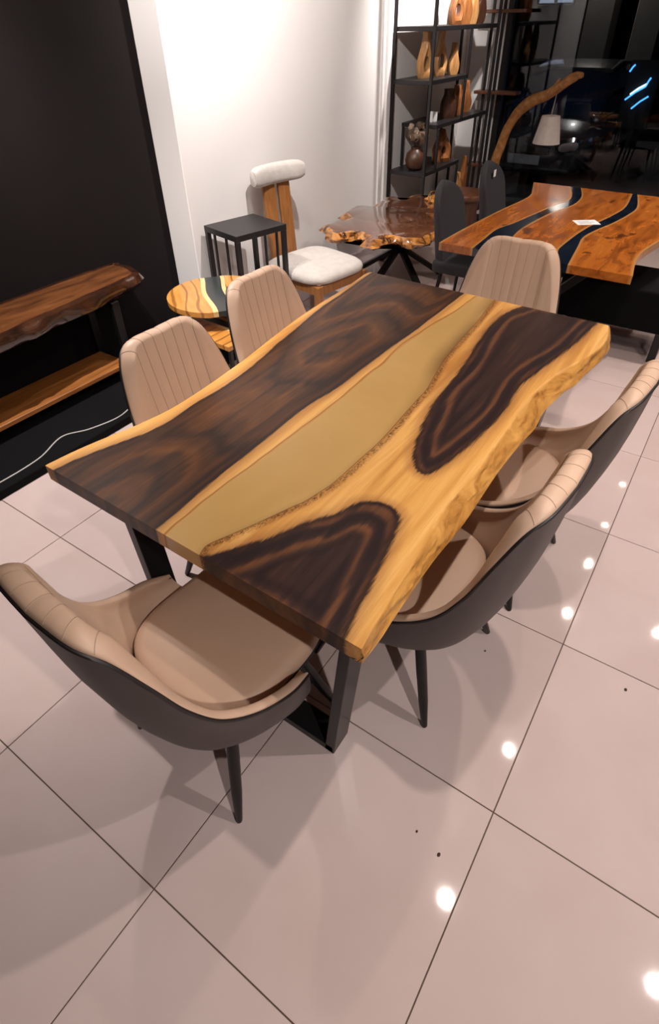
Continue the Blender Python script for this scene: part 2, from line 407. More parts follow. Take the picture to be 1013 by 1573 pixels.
# ------------------------------------------------------------------ main river table
L_OUT = [(-0.831, 0.515), (-0.82, 0.598), (-0.799, 0.694), (-0.772, 0.791), (-0.758, 0.856), (-0.745, 0.939), (-0.742, 1.032), (-0.748, 1.158), (-0.756, 1.26), (-0.773, 1.422), (-0.795, 1.575), (-0.816, 1.736), (-0.828, 1.852), (-0.839, 2.03), (-0.842, 2.206), (-0.855, 2.385), (-0.862, 2.48), (-0.846, 2.538)]
L_HEART_OUT = [(-0.79, 0.40), (-0.788, 0.524), (-0.771, 0.612), (-0.736, 0.721), (-0.711, 0.797), (-0.695, 0.868), (-0.691, 0.951), (-0.697, 1.059), (-0.692, 1.143), (-0.693, 1.248), (-0.712, 1.421), (-0.745, 1.583), (-0.762, 1.709), (-0.783, 1.839), (-0.808, 2.006), (-0.818, 2.188), (-0.834, 2.377), (-0.842, 2.496), (-0.85, 2.65)]
L_HEART_IN = [(-0.322, 0.40), (-0.322, 0.515), (-0.325, 0.6), (-0.33, 0.667), (-0.335, 0.752), (-0.337, 0.851), (-0.336, 0.906), (-0.339, 1.037), (-0.346, 1.177), (-0.341, 1.288), (-0.328, 1.365), (-0.323, 1.482), (-0.321, 1.62), (-0.318, 1.771), (-0.307, 1.963), (-0.306, 2.137), (-0.304, 2.218), (-0.305, 2.343), (-0.304, 2.515), (-0.304, 2.65)]
L_RESIN = [(-0.281, 0.511), (-0.287, 0.56), (-0.287, 0.602), (-0.292, 0.662), (-0.291, 0.717), (-0.29, 0.781), (-0.283, 0.845), (-0.278, 0.932), (-0.277, 1.018), (-0.275, 1.104), (-0.270, 1.184), (-0.269, 1.288), (-0.268, 1.364), (-0.272, 1.463), (-0.275, 1.576), (-0.271, 1.668), (-0.280, 1.748), (-0.283, 1.857), (-0.274, 1.994), (-0.264, 2.123), (-0.243, 2.301), (-0.233, 2.51)]
R_RESIN = [(-0.152, 0.500), (-0.162, 0.527), (-0.164, 0.545), (-0.156, 0.571), (-0.142, 0.602), (-0.119, 0.656), (-0.089, 0.732), (-0.066, 0.793), (-0.051, 0.828), (-0.038, 0.887), (-0.028, 0.948), (-0.023, 1.092), (-0.019, 1.185), (-0.024, 1.3), (-0.031, 1.406), (-0.036, 1.499), (-0.041, 1.588), (-0.065, 1.711), (-0.09, 1.858), (-0.102, 2.024), (-0.115, 2.218), (-0.132, 2.368), (-0.145, 2.507)]
BLOB1 = [(-0.149, 0.38), (-0.149, 0.503), (-0.134, 0.52), (-0.104, 0.566), (-0.069, 0.619), (-0.037, 0.672), (-0.015, 0.721), (0.014, 0.778), (0.05, 0.832), (0.067, 0.882), (0.090, 0.924), (0.128, 0.945), (0.178, 0.946), (0.21, 0.925), (0.229, 0.871), (0.247, 0.784), (0.262, 0.716), (0.277, 0.632), (0.287, 0.558), (0.299, 0.5), (0.31, 0.38)]
BLOB2 = [(0.345, 2.65), (0.338, 2.488), (0.326, 2.338), (0.295, 2.119), (0.269, 1.963), (0.249, 1.82), (0.247, 1.712), (0.256, 1.623), (0.254, 1.517), (0.243, 1.39), (0.23, 1.281), (0.213, 1.189), (0.198, 1.143), (0.177, 1.122), (0.147, 1.132), (0.12, 1.166), (0.092, 1.22), (0.061, 1.33), (0.039, 1.427), (0.021, 1.537), (0.006, 1.746), (-0.022, 1.97), (-0.047, 2.163), (-0.055, 2.331), (-0.03, 2.452), (0.0, 2.53), (0.02, 2.65)]
R_RIDGE = [(0.343, 0.500), (0.333, 0.582), (0.327, 0.661), (0.321, 0.767), (0.303, 0.937), (0.297, 1.054), (0.302, 1.21), (0.302, 1.354), (0.298, 1.498), (0.293, 1.615), (0.293, 1.737), (0.307, 1.847), (0.334, 1.989), (0.37, 2.11), (0.402, 2.236), (0.414, 2.342), (0.408, 2.42), (0.387, 2.512)]
R_BOT = [(0.343, 0.500), (0.346, 0.59), (0.343, 0.671), (0.341, 0.872), (0.350, 1.061), (0.345, 1.32), (0.352, 1.522), (0.362, 1.639), (0.355, 1.77), (0.374, 1.933), (0.395, 2.02), (0.405, 2.12), (0.429, 2.285), (0.430, 2.42), (0.40, 2.512)]
ZT, TH = 0.78, 0.055
def FRONT(x): return 0.522 - 0.018 * (x + 0.83) / 1.17
def BACK(x): return 2.538 - 0.030 * (x + 0.84) / 1.25

def xat(curve, y):
    c = np.array(curve); return np.interp(y, c[:, 1], c[:, 0])

def smooth_curve(P):
    q = crom(P, 6); q = q[np.argsort(q[:, 1], kind='stable')]; return q

def seg_dist(P, poly, closed=True):
    poly = np.array(poly, float); A = poly; B = np.roll(poly, -1, 0)
    if not closed: A, B = poly[:-1], poly[1:]
    best = np.full(len(P), 1e9)
    for a, b in zip(A, B):
        d = b - a; L2 = max(d @ d, 1e-12)
        tt = np.clip(((P - a) @ d) / L2, 0, 1)
        q = a + tt[:, None] * d
        best = np.minimum(best, ((P - q) ** 2).sum(1))
    return np.sqrt(best)

def inside(P, poly):
    poly = np.array(poly, float); r = np.zeros(len(P), bool)
    for a, b in zip(poly, np.roll(poly, -1, 0)):
        cnd = (a[1] > P[:, 1]) != (b[1] > P[:, 1])
        with np.errstate(divide='ignore', invalid='ignore'):
            xx = (b[0] - a[0]) * (P[:, 1] - a[1]) / (b[1] - a[1]) + a[0]
        r ^= cnd & (P[:, 0] < xx)
    return r

def strip_slab(name, left, right, nu, nv, zt, th, front, back, mat, parent, fields=None, lbot=None, rbot=None, side=0, sidefn=None):
    """a slab between two plan curves; 'side' extra columns run down the right live edge to rbot"""
    left = smooth_curve(left); right = smooth_curve(right)
    rb = smooth_curve(rbot) if rbot is not None else None
    y0, y1 = front(0), back(0)
    V = []; top = []; nc = nu + 1 + side
    for r in range(nv + 1):
        yy = y0 + (y1 - y0) * r / nv
        xl, xr = xat(left, yy), xat(right, yy)
        f = r / nv
        row = []
        for k in range(nu + 1):
            x = xl + (xr - xl) * k / nu
            y = front(x) + (back(x) - front(x)) * f
            row.append((x, y, zt, 0.0))
        if side:
            xb = xat(rb, yy)
            for k in range(1, side + 1):
                q = k / side
                x = xr + (xb - xr) * (q ** 0.75); z = zt - th * q
                x += sidefn(yy, q) if sidefn else 0
                row.append((x, front(x) + (back(x) - front(x)) * f, z, 1.0))
        top.append(row)
    bot = []
    for r, row in enumerate(top):
        br = []
        for k, p in enumerate(row):
            if side and k >= nu: br.append((xat(rb, y0 + (y1 - y0) * r / nv) - 0.0, p[1], zt - th, 1.0) if k == nc - 1 else (p[0] - 0.004 * (k - nu), p[1], zt - th, 0.0))
            else: br.append((p[0], p[1], zt - th, 0.0))
        bot.append(br)
    V = [p for row in top for p in row] + [p for row in bot for p in row]
    NT_ = (nv + 1) * nc
    I = lambda r, k: r * nc + k
    J = lambda r, k: NT_ + r * nc + k
    F = []
    for r in range(nv):
        for k in range(nc - 1):
            F.append((I(r, k), I(r, k + 1), I(r + 1, k + 1), I(r + 1, k)))
        F.append((I(r, 0), I(r + 1, 0), J(r + 1, 0), J(r, 0)))
        if not side: F.append((I(r, nc - 1), J(r, nc - 1), J(r + 1, nc - 1), I(r + 1, nc - 1)))
        F.append((J(r, 0), J(r + 1, 0), J(r + 1, nc - 1), J(r, nc - 1)))
    for k in range(nc - 1):
        F.append((I(0, k), J(0, k), J(0, k + 1), I(0, k + 1)))
        F.append((I(nv, k), I(nv, k + 1), J(nv, k + 1), J(nv, k)))
    A = np.array(V)
    o = obj(name, (A[:, :3], F), mat, parent, 35)
    me = o.data
    P = A[:, :2]
    at = dict(fields(P)) if fields else {}
    at['bark'] = A[:, 3]
    for k, vals in at.items():
        a = me.attributes.new(k, 'FLOAT', 'POINT'); a.data.foreach_set('value', np.asarray(vals, np.float32))
    return o

table = thing('river_dining_table', 'large dark walnut dining table with a gold resin river and black legs', 'table', (0, 0, 0))
HEART_L = L_HEART_OUT + L_HEART_IN[::-1]
def fields_l(P):
    d = seg_dist(P, crom(HEART_L[:19], 4).tolist() + crom(HEART_L[19:], 4).tolist()); ins = inside(P, HEART_L)
    ds = np.where(ins, d, -d)
    e1 = np.sqrt(((P[:, 0] + 0.52) / 0.42) ** 2 + ((P[:, 1] - 1.69) / 1.0) ** 2) * 0.42
    e2 = np.sqrt(((P[:, 0] + 0.53) / 0.42) ** 2 + ((P[:, 1] - 0.50) / 1.0) ** 2) * 0.42
    k = 22.0
    ring = -np.log(np.exp(-k * e1) + np.exp(-k * e2)) / k
    w = np.clip(ds / 0.09, 0, 1); w = w * w * (3 - 2 * w)
    ring = w * ring + (1 - w) * (0.21 - ds)
    rd = seg_dist(P, smooth_curve(L_RESIN), False)
    return {'heart': ds, 'ring': ring, 'resin': rd + 0.006}
def fields_r(P):
    S = np.array([1.0, 0.5])
    ds = np.full(len(P), -1e9); an = np.zeros(len(P))
    for B in (BLOB1, BLOB2):
        poly = crom(B, 4)
        d = seg_dist(P, poly); a = seg_dist(P * S, poly * S); ins = inside(P, poly)
        ds = np.maximum(ds, np.where(ins, d, -d)); an = np.where(ins, a, an)
    rd = seg_dist(P, smooth_curve(R_RESIN), False)
    return {'heart': ds, 'ring': an * 1.0 + 0.008, 'resin': rd}
def fields_g(P):
    rd = seg_dist(P, smooth_curve(R_RESIN), False)
    y = P[:, 1]
    wid = 0.02 + 0.05 * np.clip((y - 1.2) / 0.5, 0, 1)
    return {'edge': np.clip(1 - rd / wid, 0, 1) ** 1.5 * (0.35 + 0.65 * np.clip((y - 1.0) / 0.5, 0, 1))}
def bark(y, q):
    return (noise.noise(Vector((y * 9, q * 2.0, 1.3))) * 0.012 + noise.noise(Vector((y * 32, q * 5, 7.7))) * 0.006) * math.sin(PI * q)
strip_slab('wood_slab', L_OUT, L_RESIN, 110, 380, ZT, TH, FRONT, BACK, M['slab_l'], table, fields_l)
strip_slab('resin_river', L_RESIN, R_RESIN, 40, 380, ZT - 0.0004, TH, FRONT, BACK, M['gold_resin'], table, fields_g)['label'] = 'gold resin river'
strip_slab('wood_slab', R_RESIN, R_RIDGE, 90, 380, ZT, TH, FRONT, BACK, M['slab_r'], table, fields_r, None, R_BOT, 10, bark)
for y in (0.6205, 2.36):
    fr = obj('leg_frame', beam((-0.535, y, 0.0175), (0.205, y, 0.0175), 0.085, 0.035), M['black_steel'], table)
    obj('leg', beam((-0.5175, y, 0.0), (-0.575, y, 0.724), 0.085, 0.035), M['black_steel'], fr)
    obj('leg', beam((0.1895, y, 0.0), (0.262, y, 0.724), 0.085, 0.035), M['black_steel'], fr)
    obj('top_bar', beam((-0.59, y, 0.71), (0.275, y, 0.71), 0.085, 0.028), M['black_steel'], fr)

# ------------------------------------------------------------------ beige bucket chairs
RIM = [(0, -0.392, 0.985), (0.13, -0.383, 0.985), (0.19, -0.35, 0.945), (0.228, -0.31, 0.845), (0.251, -0.266, 0.726), (0.271, -0.203, 0.618), (0.291, -0.111, 0.544), (0.303, -0.01, 0.505), (0.290, 0.07, 0.474)]
BASE = [(0, -0.20, 0.425), (0.08, -0.197, 0.425), (0.145, -0.187, 0.425), (0.190, -0.160, 0.425), (0.218, -0.115, 0.425), (0.234, -0.065, 0.425), (0.243, -0.015, 0.425), (0.246, 0.035, 0.425), (0.243, 0.085, 0.425)]
def mirror_curve(P, n):
    h = crom(P, n); l = h[:0:-1] * np.array([-1, 1, 1]); return np.vstack([l, h])

def make_chair(label):
    root = thing('bucket_chair', label, 'chair', (0, 0, 0), 0, 'beige bucket chairs around the table')
    ns = 8
    R = mirror_curve(RIM, ns); B = mirror_curve(BASE, ns); n = len(R)
    # outward plan normals
    tg = np.gradient(R[:, :2], axis=0); tg /= np.linalg.norm(tg, axis=1)[:, None]
    nr = np.stack([tg[:, 1], -tg[:, 0]], 1)
    mid = n // 2
    if nr[mid, 1] > 0: nr = -nr
    # blend rim normals so they do not spin where the rim turns down
    nb = np.stack([R[:, 0] * 3.2, R[:, 1] - 0.02], 1); nb /= np.linalg.norm(nb, axis=1)[:, None]
    nr = nr * 0.5 + nb * 0.5; nr /= np.linalg.norm(nr, axis=1)[:, None]
    s = np.abs(np.arange(n) - mid) / mid
    back = np.clip((0.42 - s) / 0.12, 0, 1)
    thick = 0.026 + 0.030 * np.clip((0.60 - s) / 0.35, 0, 1)
    thick = thick * np.clip((1.02 - s) / 0.10, 0.25, 1)
    pad = []
    for i in range(n):
        o3 = np.array([nr[i, 0], nr[i, 1], 0.0]); tk = thick[i]
        rin = R[i] - o3 * tk; b = B[i]
        ch = (abs(R[i, 0]) % 0.058) / 0.058           # vertical channels of the back
        crease = (1 - abs(math.sin(PI * ch)) ** 0.5) * 0.004 * back[i]
        row = [b + np.array([0, 0, -0.02])]
        for k in range(9):
            u = k / 8
            p = b * (1 - u) + rin * u
            p = p + o3 * (0.016 * math.sin(PI * u) * (1 - 0.6 * back[i]) + crease * math.sin(PI * min(1, u * 0.55 + 0.4)))
            p[2] += -0.012 * math.sin(PI * u)
            row.append(p)
        for k in range(1, 8):
            a = PI * k / 8
            row.append(R[i] - o3 * (tk * 0.5 + tk * 0.5 * math.cos(a)) + np.array([0, 0, 0.30 * tk * math.sin(a) - crease * 0.5]))
        row.append(R[i] + np.array([0, 0, -0.005]))
        row.append(R[i] - o3 * 0.006 + np.array([0, 0, -0.03]))
        pad.append(row)
    b = loft([[tuple(p) for p in row] for row in pad], False, False)
    bmesh.ops.recalc_face_normals(b, faces=b.faces[:])
    padding = obj('padding', b, M['leather'], root, 60)
    # outer shell: straight back that rolls into the bowl under the seat
    rows = []
    for i in range(n):
        o3 = np.array([nr[i, 0], nr[i, 1], 0.0])
        top = R[i] + o3 * 0.002 + np.array([0, 0, -0.008])
        bo = np.array([B[i, 0] * 0.55, B[i, 1] * 0.55 + 0.03, 0.312])
        ctl = np.array([B[i, 0] * 1.30, B[i, 1] * 1.68 if B[i, 1] < 0 else B[i, 1] * 0.9, 0.276])
        row = [R[i] - o3 * 0.012 + np.array([0, 0, -0.010])]
        for k in range(15):
            u = k / 14
            row.append(top * (1 - u) ** 2 + 2 * ctl * u * (1 - u) + bo * u * u)
        rows.append(row)
    b = loft([[tuple(p) for p in row] for row in rows], False, False)
    b.verts.ensure_lookup_table(); m = len(rows[0])
    b.faces.new([b.verts[i * m + m - 1] for i in range(n)])
    bmesh.ops.recalc_face_normals(b, faces=b.faces[:])
    sh = obj('shell', b, M['shell'], root, 60)
    line = [tuple(R[i] + np.array([nr[i, 0], nr[i, 1], 0]) * 0.002 + np.array([0, 0, -0.005])) for i in range(n)]
    obj('piping', tube(line, 0.0045, 6), M['piping'], sh, 60)
    # stitched seams over the back, one tube each
    for xs in (-0.174, -0.116, -0.058, 0.0, 0.058, 0.116, 0.174):
        cand = [i for i in range(n) if s[i] < 0.40]
        i = min(cand, key=lambda q: abs(R[q, 0] - xs))
        j = i + 1 if R[i, 0] < xs else i - 1
        w = (xs - R[i, 0]) / (R[j, 0] - R[i, 0] + 1e-9); w = min(max(w, 0), 1)
        o3 = np.array([nr[i, 0], nr[i, 1], 0.0])
        pts = [tuple(np.array(pad[i][k]) * (1 - w) + np.array(pad[j][k]) * w - (o3 * 0.0004 if k < 10 else np.array([0, 0, -0.0003]))) for k in range(3, 17)]
        obj('seam', tube(pts, 0.0009, 5), M['seam'], padding)
    # seat cushion and its bowl underneath
    rings = []
    for z, sc in ((0.395, 0.95), (0.412, 0.99), (0.430, 1.0), (0.450, 0.99), (0.463, 0.955), (0.470, 0.87), (0.475, 0.6), (0.477, 0.25)):
        rr = []
        for k in range(64):
            a = 2 * PI * k / 64; ca, sa = math.cos(a), math.sin(a)
            ex = 0.66 if sa < 0 else 0.45
            x = 0.238 * math.copysign(abs(ca) ** ex, ca) * (1.0 if sa < 0 else 1.0 - 0.06 * sa); y = 0.03 + (0.255 if sa > 0 else 0.228) * math.copysign(abs(sa) ** ex, sa)
            rr.append((x * sc, 0.03 + (y - 0.03) * sc, z))
        rings.append(rr)
    cu = obj('seat_cushion', loft(rings), M['leather'], root, 50)
    obj('cushion_piping', tube([(x * 1.003, y, 0.4135) for x, y, z in rings[1]] + [(rings[1][0][0] * 1.003, rings[1][0][1], 0.4135)], 0.0035, 6), M['piping'], cu, 60)
    pan = []
    for z, sc in ((0.314, 0.55), (0.328, 0.80), (0.362, 0.92), (0.40, 0.95)):
        pan.append([(x * sc, 0.03 + (y - 0.03) * sc, z) for x, y, _ in rings[2]])
    obj('seat_pan', loft(pan), M['shell'], root, 50)
    for sx in (-1, 1):
        for sy in (-1, 1):
            a = Vector((sx * 0.155, 0.02 + sy * 0.135, 0.345)); f = Vector((sx * 0.235, 0.02 + sy * 0.235, 0.0))
            pts = [a.lerp(f, q) for q in (0, 0.35, 0.70, 0.985, 1.0)]
            obj('leg', tube(pts, [0.0185, 0.0185, 0.0165, 0.0105, 0.0085], 10), M['black_steel'], root, 40)
    obj('mount_plate', box(-0.13, 0.13, -0.10, 0.14, 0.303, 0.3118, 0.003, 1), M['black_steel'], root)
    return root

CH = [  # x, y, facing angle (0 = +y), label
    (-0.137, 0.489, math.radians(-3.8), 'beige bucket chair at the near short end of the walnut table, fully in view'),
    (0.212, 1.074, math.radians(85.8), 'beige bucket chair at the right long side, nearer one'),
    (0.277, 1.69, math.radians(85.8), 'beige bucket chair at the right long side, farther one'),
    (-0.530, 1.10, math.radians(-90), 'beige bucket chair at the left long side, nearer the black console'),
    (-0.600, 1.71, math.radians(-92), 'beige bucket chair at the left side, before the round side table'),
    (-0.125, 2.41, math.radians(181.8), 'beige bucket chair at the far short end of the walnut table'),
]
proto = make_chair(CH[0][3])
for i, (x, y, a, lab) in enumerate(CH):
    o = proto if i == 0 else copy_tree(proto)
    o.location = (x, y, 0); o.rotation_euler = (0, 0, a); o['label'] = lab
# ------------------------------------------------------------------ live-edge slab made from an outline (sides get a second material)
def live_slab(name, outline, z0, z1, mats, parent=None, jit=0.012, sub=4, flare=0.01, inset=0.006, seed=0):
    P = crom(list(outline) + [outline[0]], sub)[:-1]; cen = P.mean(0); n = len(P)
    rings = []
    for z, off, jj in ((z1, -inset, 0.3), (z1 - 0.006, 0.0, 0.6), ((z0 * 0.45 + z1 * 0.55), flare, 1.0), (z0 + (z1 - z0) * 0.2, flare * 0.5, 1.0), (z0, -inset * 2, 0.8)):
        rr = []
        for i, p in enumerate(P):
            t = P[(i + 1) % n] - P[i - 1]; t = t / (np.linalg.norm(t) + 1e-9); nr = np.array([t[1], -t[0]])
            if nr @ (p - cen) < 0: nr = -nr
            q = p + nr * (off + jit * jj * noise.noise(Vector((p[0] * 14 + seed, p[1] * 14, z * 30))))
            rr.append((q[0], q[1], z))
        rings.append(rr)
    b = bmesh.new(); R = [[b.verts.new(p) for p in r] for r in rings]
    for a, c in zip(R, R[1:]):
        for i in range(n):
            f = b.faces.new((a[i], a[(i + 1) % n], c[(i + 1) % n], c[i])); f.material_index = 1
    tp = b.faces.new(R[0]); bt = b.faces.new(R[-1]); bt.material_index = 1
    bmesh.ops.triangulate(b, faces=[tp, bt]); bmesh.ops.recalc_face_normals(b, faces=b.faces[:])
    return obj(name, b, mats, parent, 50)

# ------------------------------------------------------------------ wall console at the left
con = thing('wall_console', 'narrow console with glossy live-edge top and lower wood board against the dark wall', 'console table', (0, 0, 0))
live_slab('console_top', [(-2.645, -0.7), (-2.645, 0.3), (-2.645, 1.3), (-2.645, 2.14), (-2.56, 2.215), (-2.42, 2.20), (-2.31, 2.13), (-2.265, 1.8), (-2.235, 1.45), (-2.20, 1.15), (-2.19, 0.6), (-2.21, 0.0), (-2.2, -0.7)], 0.525, 0.62, [M['console_top'], M['console_edge']], con, 0.022, 6, 0.012, 0.045)
obj('lower_board', box(-2.52, -2.235, -0.68, 1.86, 0.125, 0.155, 0.004, 1), M['console_shelf'], con)
for y in (-0.55, 1.88):
    lf = obj('leg_frame', beam((-2.56, y, 0.0675), (-2.245, y, 0.0675), 0.05, 0.035), M['black_steel'], con)
    for x in (-2.5425, -2.2625): obj('leg', beam((x, y, 0.05), (x, y, 0.54), 0.05, 0.035), M['black_steel'], lf)
    obj('top_bar', beam((-2.56, y, 0.525), (-2.245, y, 0.525), 0.05, 0.025), M['black_steel'], lf)
tag(obj('power_cable', tube(crom([(-2.0, 0.3, 0.0545), (-1.96, 0.6, 0.0545), (-1.935, 0.747, 0.0545), (-1.948, 0.978, 0.0545), (-2.02, 1.17, 0.0545), (-1.95, 1.31, 0.0545), (-1.915, 1.51, 0.0545), (-2.02, 1.72, 0.0545), (-2.2, 1.8, 0.0545)], 8), 0.0042, 6), M['cable'], None, 60), 'thin white power cable lying along the black plinth below the console', 'cable')

# ------------------------------------------------------------------ black metal side table
st = thing('metal_side_table', 'square black metal side table with thin rod sides before the white wall', 'side table', (-2.148, 2.995, 0), math.radians(-13.0))
obj('top', box(-0.195, 0.195, -0.215, 0.215, 0.70, 0.74, 0.004, 2), M['black_metal'], st)
for x in (-0.178, 0.178):
    for y in (-0.198, 0.198): obj('leg', box(x - 0.016, x + 0.016, y - 0.016, y + 0.016, 0.0, 0.70, 0.002, 1), M['black_metal'], st)
for y in (-0.198, 0.198): obj('foot_bar', box(-0.162, 0.162, y - 0.012, y + 0.012, 0.0, 0.024, 0.002, 1), M['black_metal'], st)
for y in (-0.198, 0.198):
    for x in (-0.095, -0.045, 0.045, 0.095)[(0 if y < 0 else 1)::2]: obj('rod', box(x - 0.007, x + 0.007, y - 0.007, y + 0.007, 0.024, 0.70), M['black_metal'], st)

# ------------------------------------------------------------------ round and rectangular nesting tables
rt = thing('round_side_table', 'low round wood side table with a dark slate resin stripe, by the dark wall', 'side table', (-1.91, 2.41, 0))
def disc_part(name, x0c, x1c, mat, r=0.32, z0=0.46, z1=0.492):
    """part of a disc between two x-curves given as (offset at y=-r, offset at y=+r)"""
    ys = np.linspace(-r, r, 41); L = []; Rr = []
    for y in ys:
        hw = math.sqrt(max(r * r - y * y, 1e-6)); u = (y + r) / (2 * r)
        a = -hw if x0c is None else max(-hw, min(hw, x0c[0] * (1 - u) + x0c[1] * u + 0.012 * math.sin(7 * u + 1)))
        c = hw if x1c is None else max(-hw, min(hw, x1c[0] * (1 - u) + x1c[1] * u + 0.012 * math.sin(7 * u + 1)))
        if c - a > 0.002: L.append((a, y)); Rr.append((c, y))
    b = bmesh.new(); V = []
    for (a, y), (c, _) in zip(L, Rr):
        V.append([b.verts.new((a, y, z1)), b.verts.new((c, y, z1)), b.verts.new((c, y, z0)), b.verts.new((a, y, z0))])
    for p, q in zip(V, V[1:]):
        for i in range(4):
            b.faces.new((p[i], p[(i + 1) % 4], q[(i + 1) % 4], q[i]))
    b.faces.new(V[0]); b.faces.new(V[-1][::-1]); bmesh.ops.recalc_face_normals(b, faces=b.faces[:])
    return obj(name, b, mat, rt, 35)
ANG = math.radians(52)
rt.rotation_euler = (0, 0, ANG)
disc_part('wood_top', (0.075, 0.075), None, M['acacia'])
disc_part('sapwood_band', (0.05, 0.05), (0.075, 0.075), M['acacia_sap'])
disc_part('resin_stripe', (-0.055, -0.055), (0.05, 0.05), M['slate_resin'])
disc_part('sapwood_band', (-0.085, -0.085), (-0.055, -0.055), M['acacia_sap'])
disc_part('wood_top', None, (-0.085, -0.085), M['acacia'])
for deg in (45, 135, 215):
    a = math.radians(deg) - ANG
    obj('leg', tube([(0.27 * math.cos(a), 0.27 * math.sin(a), 0.46), (0.29 * math.cos(a), 0.29 * math.sin(a), 0.0)], 0.012, 8), M['black_metal'], rt, 50)
lt = thing('low_side_table', 'low rectangular wood side table with a dark stripe, tucked below the round one', 'side table', (-1.765, 2.31, 0), math.radians(-4))
for y0, y1, m, nm in ((-0.235, -0.075, 'acacia', 'wood_board'), (-0.075, -0.045, 'acacia_sap', 'sapwood_band'), (-0.045, 0.015, 'brown_resin', 'resin_stripe'), (0.015, 0.045, 'acacia_sap', 'sapwood_band'), (0.045, 0.235, 'acacia', 'wood_board')):
    obj(nm, box(-0.25, 0.26, y0 + 0.0004, y1 - 0.0004, 0.33, 0.36, 0.002, 1), M[m], lt)
for x in (-0.20, 0.21):
    for y in (-0.18, 0.18): obj('leg', box(x - 0.012, x + 0.012, y - 0.012, y + 0.012, 0, 0.33, 0.002, 1), M['black_metal'], lt)
b = bmesh.new(); bmesh.ops.create_icosphere(b, subdivisions=3, radius=1)
for v in b.verts:
    q = 1 + 0.45 * noise.noise(v.co * 3.1) + 0.2 * noise.noise(v.co * 8)
    v.co = (v.co.x * 0.075 * q, v.co.y * 0.055 * q, 0.035 + v.co.z * 0.033 * min(q, 1.0))
w = obj('crumpled_wrap', b, simple('grey_wrap', (0.22, 0.22, 0.23), 0.3), None, 20); w.location = (-2.22, 2.62, 0.002)
tag(w, 'small crumpled grey plastic wrap on the floor under the side tables', 'wrap')

# ------------------------------------------------------------------ white boucle chair with wooden frame
bc = thing('boucle_chair', 'wooden chair with white fluffy seat and curved white headrest by the wall', 'chair', (-1.915, 3.49, 0), math.radians(-10))
rings = []
for z, sc in ((0.325, 0.90), (0.335, 0.98), (0.36, 1.0), (0.382, 0.975), (0.400, 0.90), (0.413, 0.74), (0.419, 0.45), (0.421, 0.15)):
    rr = []
    for k in range(64):
        a = 2 * PI * k / 64; ca, sa = math.cos(a), math.sin(a)
        x = 0.315 * math.copysign(abs(ca) ** 0.45, ca); hw = 0.305 - 0.015 * x / 0.315
        y = hw * math.copysign(abs(sa) ** 0.45, sa)
        rr.append((x * sc + 0.01, y * sc, z))
    rings.append(rr)
obj('seat', loft(rings), M['boucle'], bc, 60)
for y in (-0.245, 0.245): obj('rail', box(-0.27, 0.27, y - 0.014, y + 0.014, 0.255, 0.324, 0.003, 1), M['teak'], bc)
for x in (-0.27, 0.285): obj('rail', box(x - 0.014, x + 0.014, -0.23, 0.23, 0.255, 0.324, 0.003, 1), M['teak'], bc)
for x in (-0.28, 0.285):
    for y in (-0.245, 0.245):
        obj('leg', box(x - 0.022, x + 0.022, y - 0.026, y + 0.026, 0.0, 0.324, 0.004, 2), M['teak'], bc)
for y in (-0.075, 0.075):
    obj('back_post', beam((-0.335, y, 0.20), (-0.408, y, 0.93), 0.115, 0.032, None, 0.006), M['teak'], bc)
obj('rail', box(-0.36, -0.28, -0.13, 0.13, 0.255, 0.315, 0.004, 1), M['teak'], bc)
rings = []
for k in range(25):
    u = k / 24 * 2 - 1
    y = 0.27 * u + 0.0; x = -0.405 + 0.055 * u * u; e = (1 - abs(u) ** 8) ** 0.5
    rings.append([(x + 0.048 * e * math.copysign(abs(math.cos(q)) ** 0.7, math.cos(q)), y, 0.955 + 0.070 * e * math.copysign(abs(math.sin(q)) ** 0.7, math.sin(q)) ) for q in [2 * PI * i / 20 for i in range(20)]])
obj('headrest', loft(rings[1:-1]), M['boucle'], bc, 60)

# ------------------------------------------------------------------ root-slab coffee table
ct = thing('root_coffee_table', 'irregular glossy root-slab coffee table on black crossed legs by the wall', 'coffee table', (0, 0, 0))
OUT = [(-2.30, 4.14), (-2.19, 4.02), (-2.05, 3.93), (-1.97, 4.10), (-1.82, 4.04), (-1.70, 3.93), (-1.64, 4.12), (-1.50, 4.13), (-1.39, 4.22), (-1.36, 4.45), (-1.31, 4.62), (-1.37, 4.85), (-1.45, 5.02), (-1.52, 5.30), (-1.68, 5.34), (-1.80, 5.58), (-1.98, 5.46), (-2.10, 5.50), (-2.12, 5.25), (-2.28, 5.30), (-2.30, 5.05), (-2.22, 4.90), (-2.38, 4.80), (-2.36, 4.55), (-2.22, 4.42), (-2.24, 4.28)]
OUT = [(0.706 + (x - 0.706) * 0.967, -0.128 + (y + 0.128) * 0.967 + 0.07) for x, y in OUT]
live_slab('slab_top', OUT, 0.40, 0.49, [M['live_top'], M['root']], ct, 0.07, 6, 0.03, 0.02, 3)
for (x, y, sx, sy, sz, sd) in ((-1.70, 5.24, 0.13, 0.10, 0.07, 1),):
    b = bmesh.new(); bmesh.ops.create_icosphere(b, subdivisions=3, radius=1)
    for v in b.verts:
        q = 1 + 0.5 * noise.noise(v.co * 2.2 + Vector((sd * 5, 0, 0))); v.co = (x + v.co.x * sx * q, y + v.co.y * sy * q, 0.50 + v.co.z * sz * q)
    obj('root_knob', b, M['root'], ct, 40)
for a in (25, 85, 145):
    c, s = math.cos(math.radians(a)), math.sin(math.radians(a)); r = 0.40
    for q in (-1, 1):
        obj('leg', beam((-1.76 - q * c * r, 4.60 - q * s * r, 0.0), (-1.76 + q * c * 0.30, 4.60 + q * s * 0.30, 0.416), 0.055, 0.035, side=(-s, c, 0)), M['black_steel'], ct)

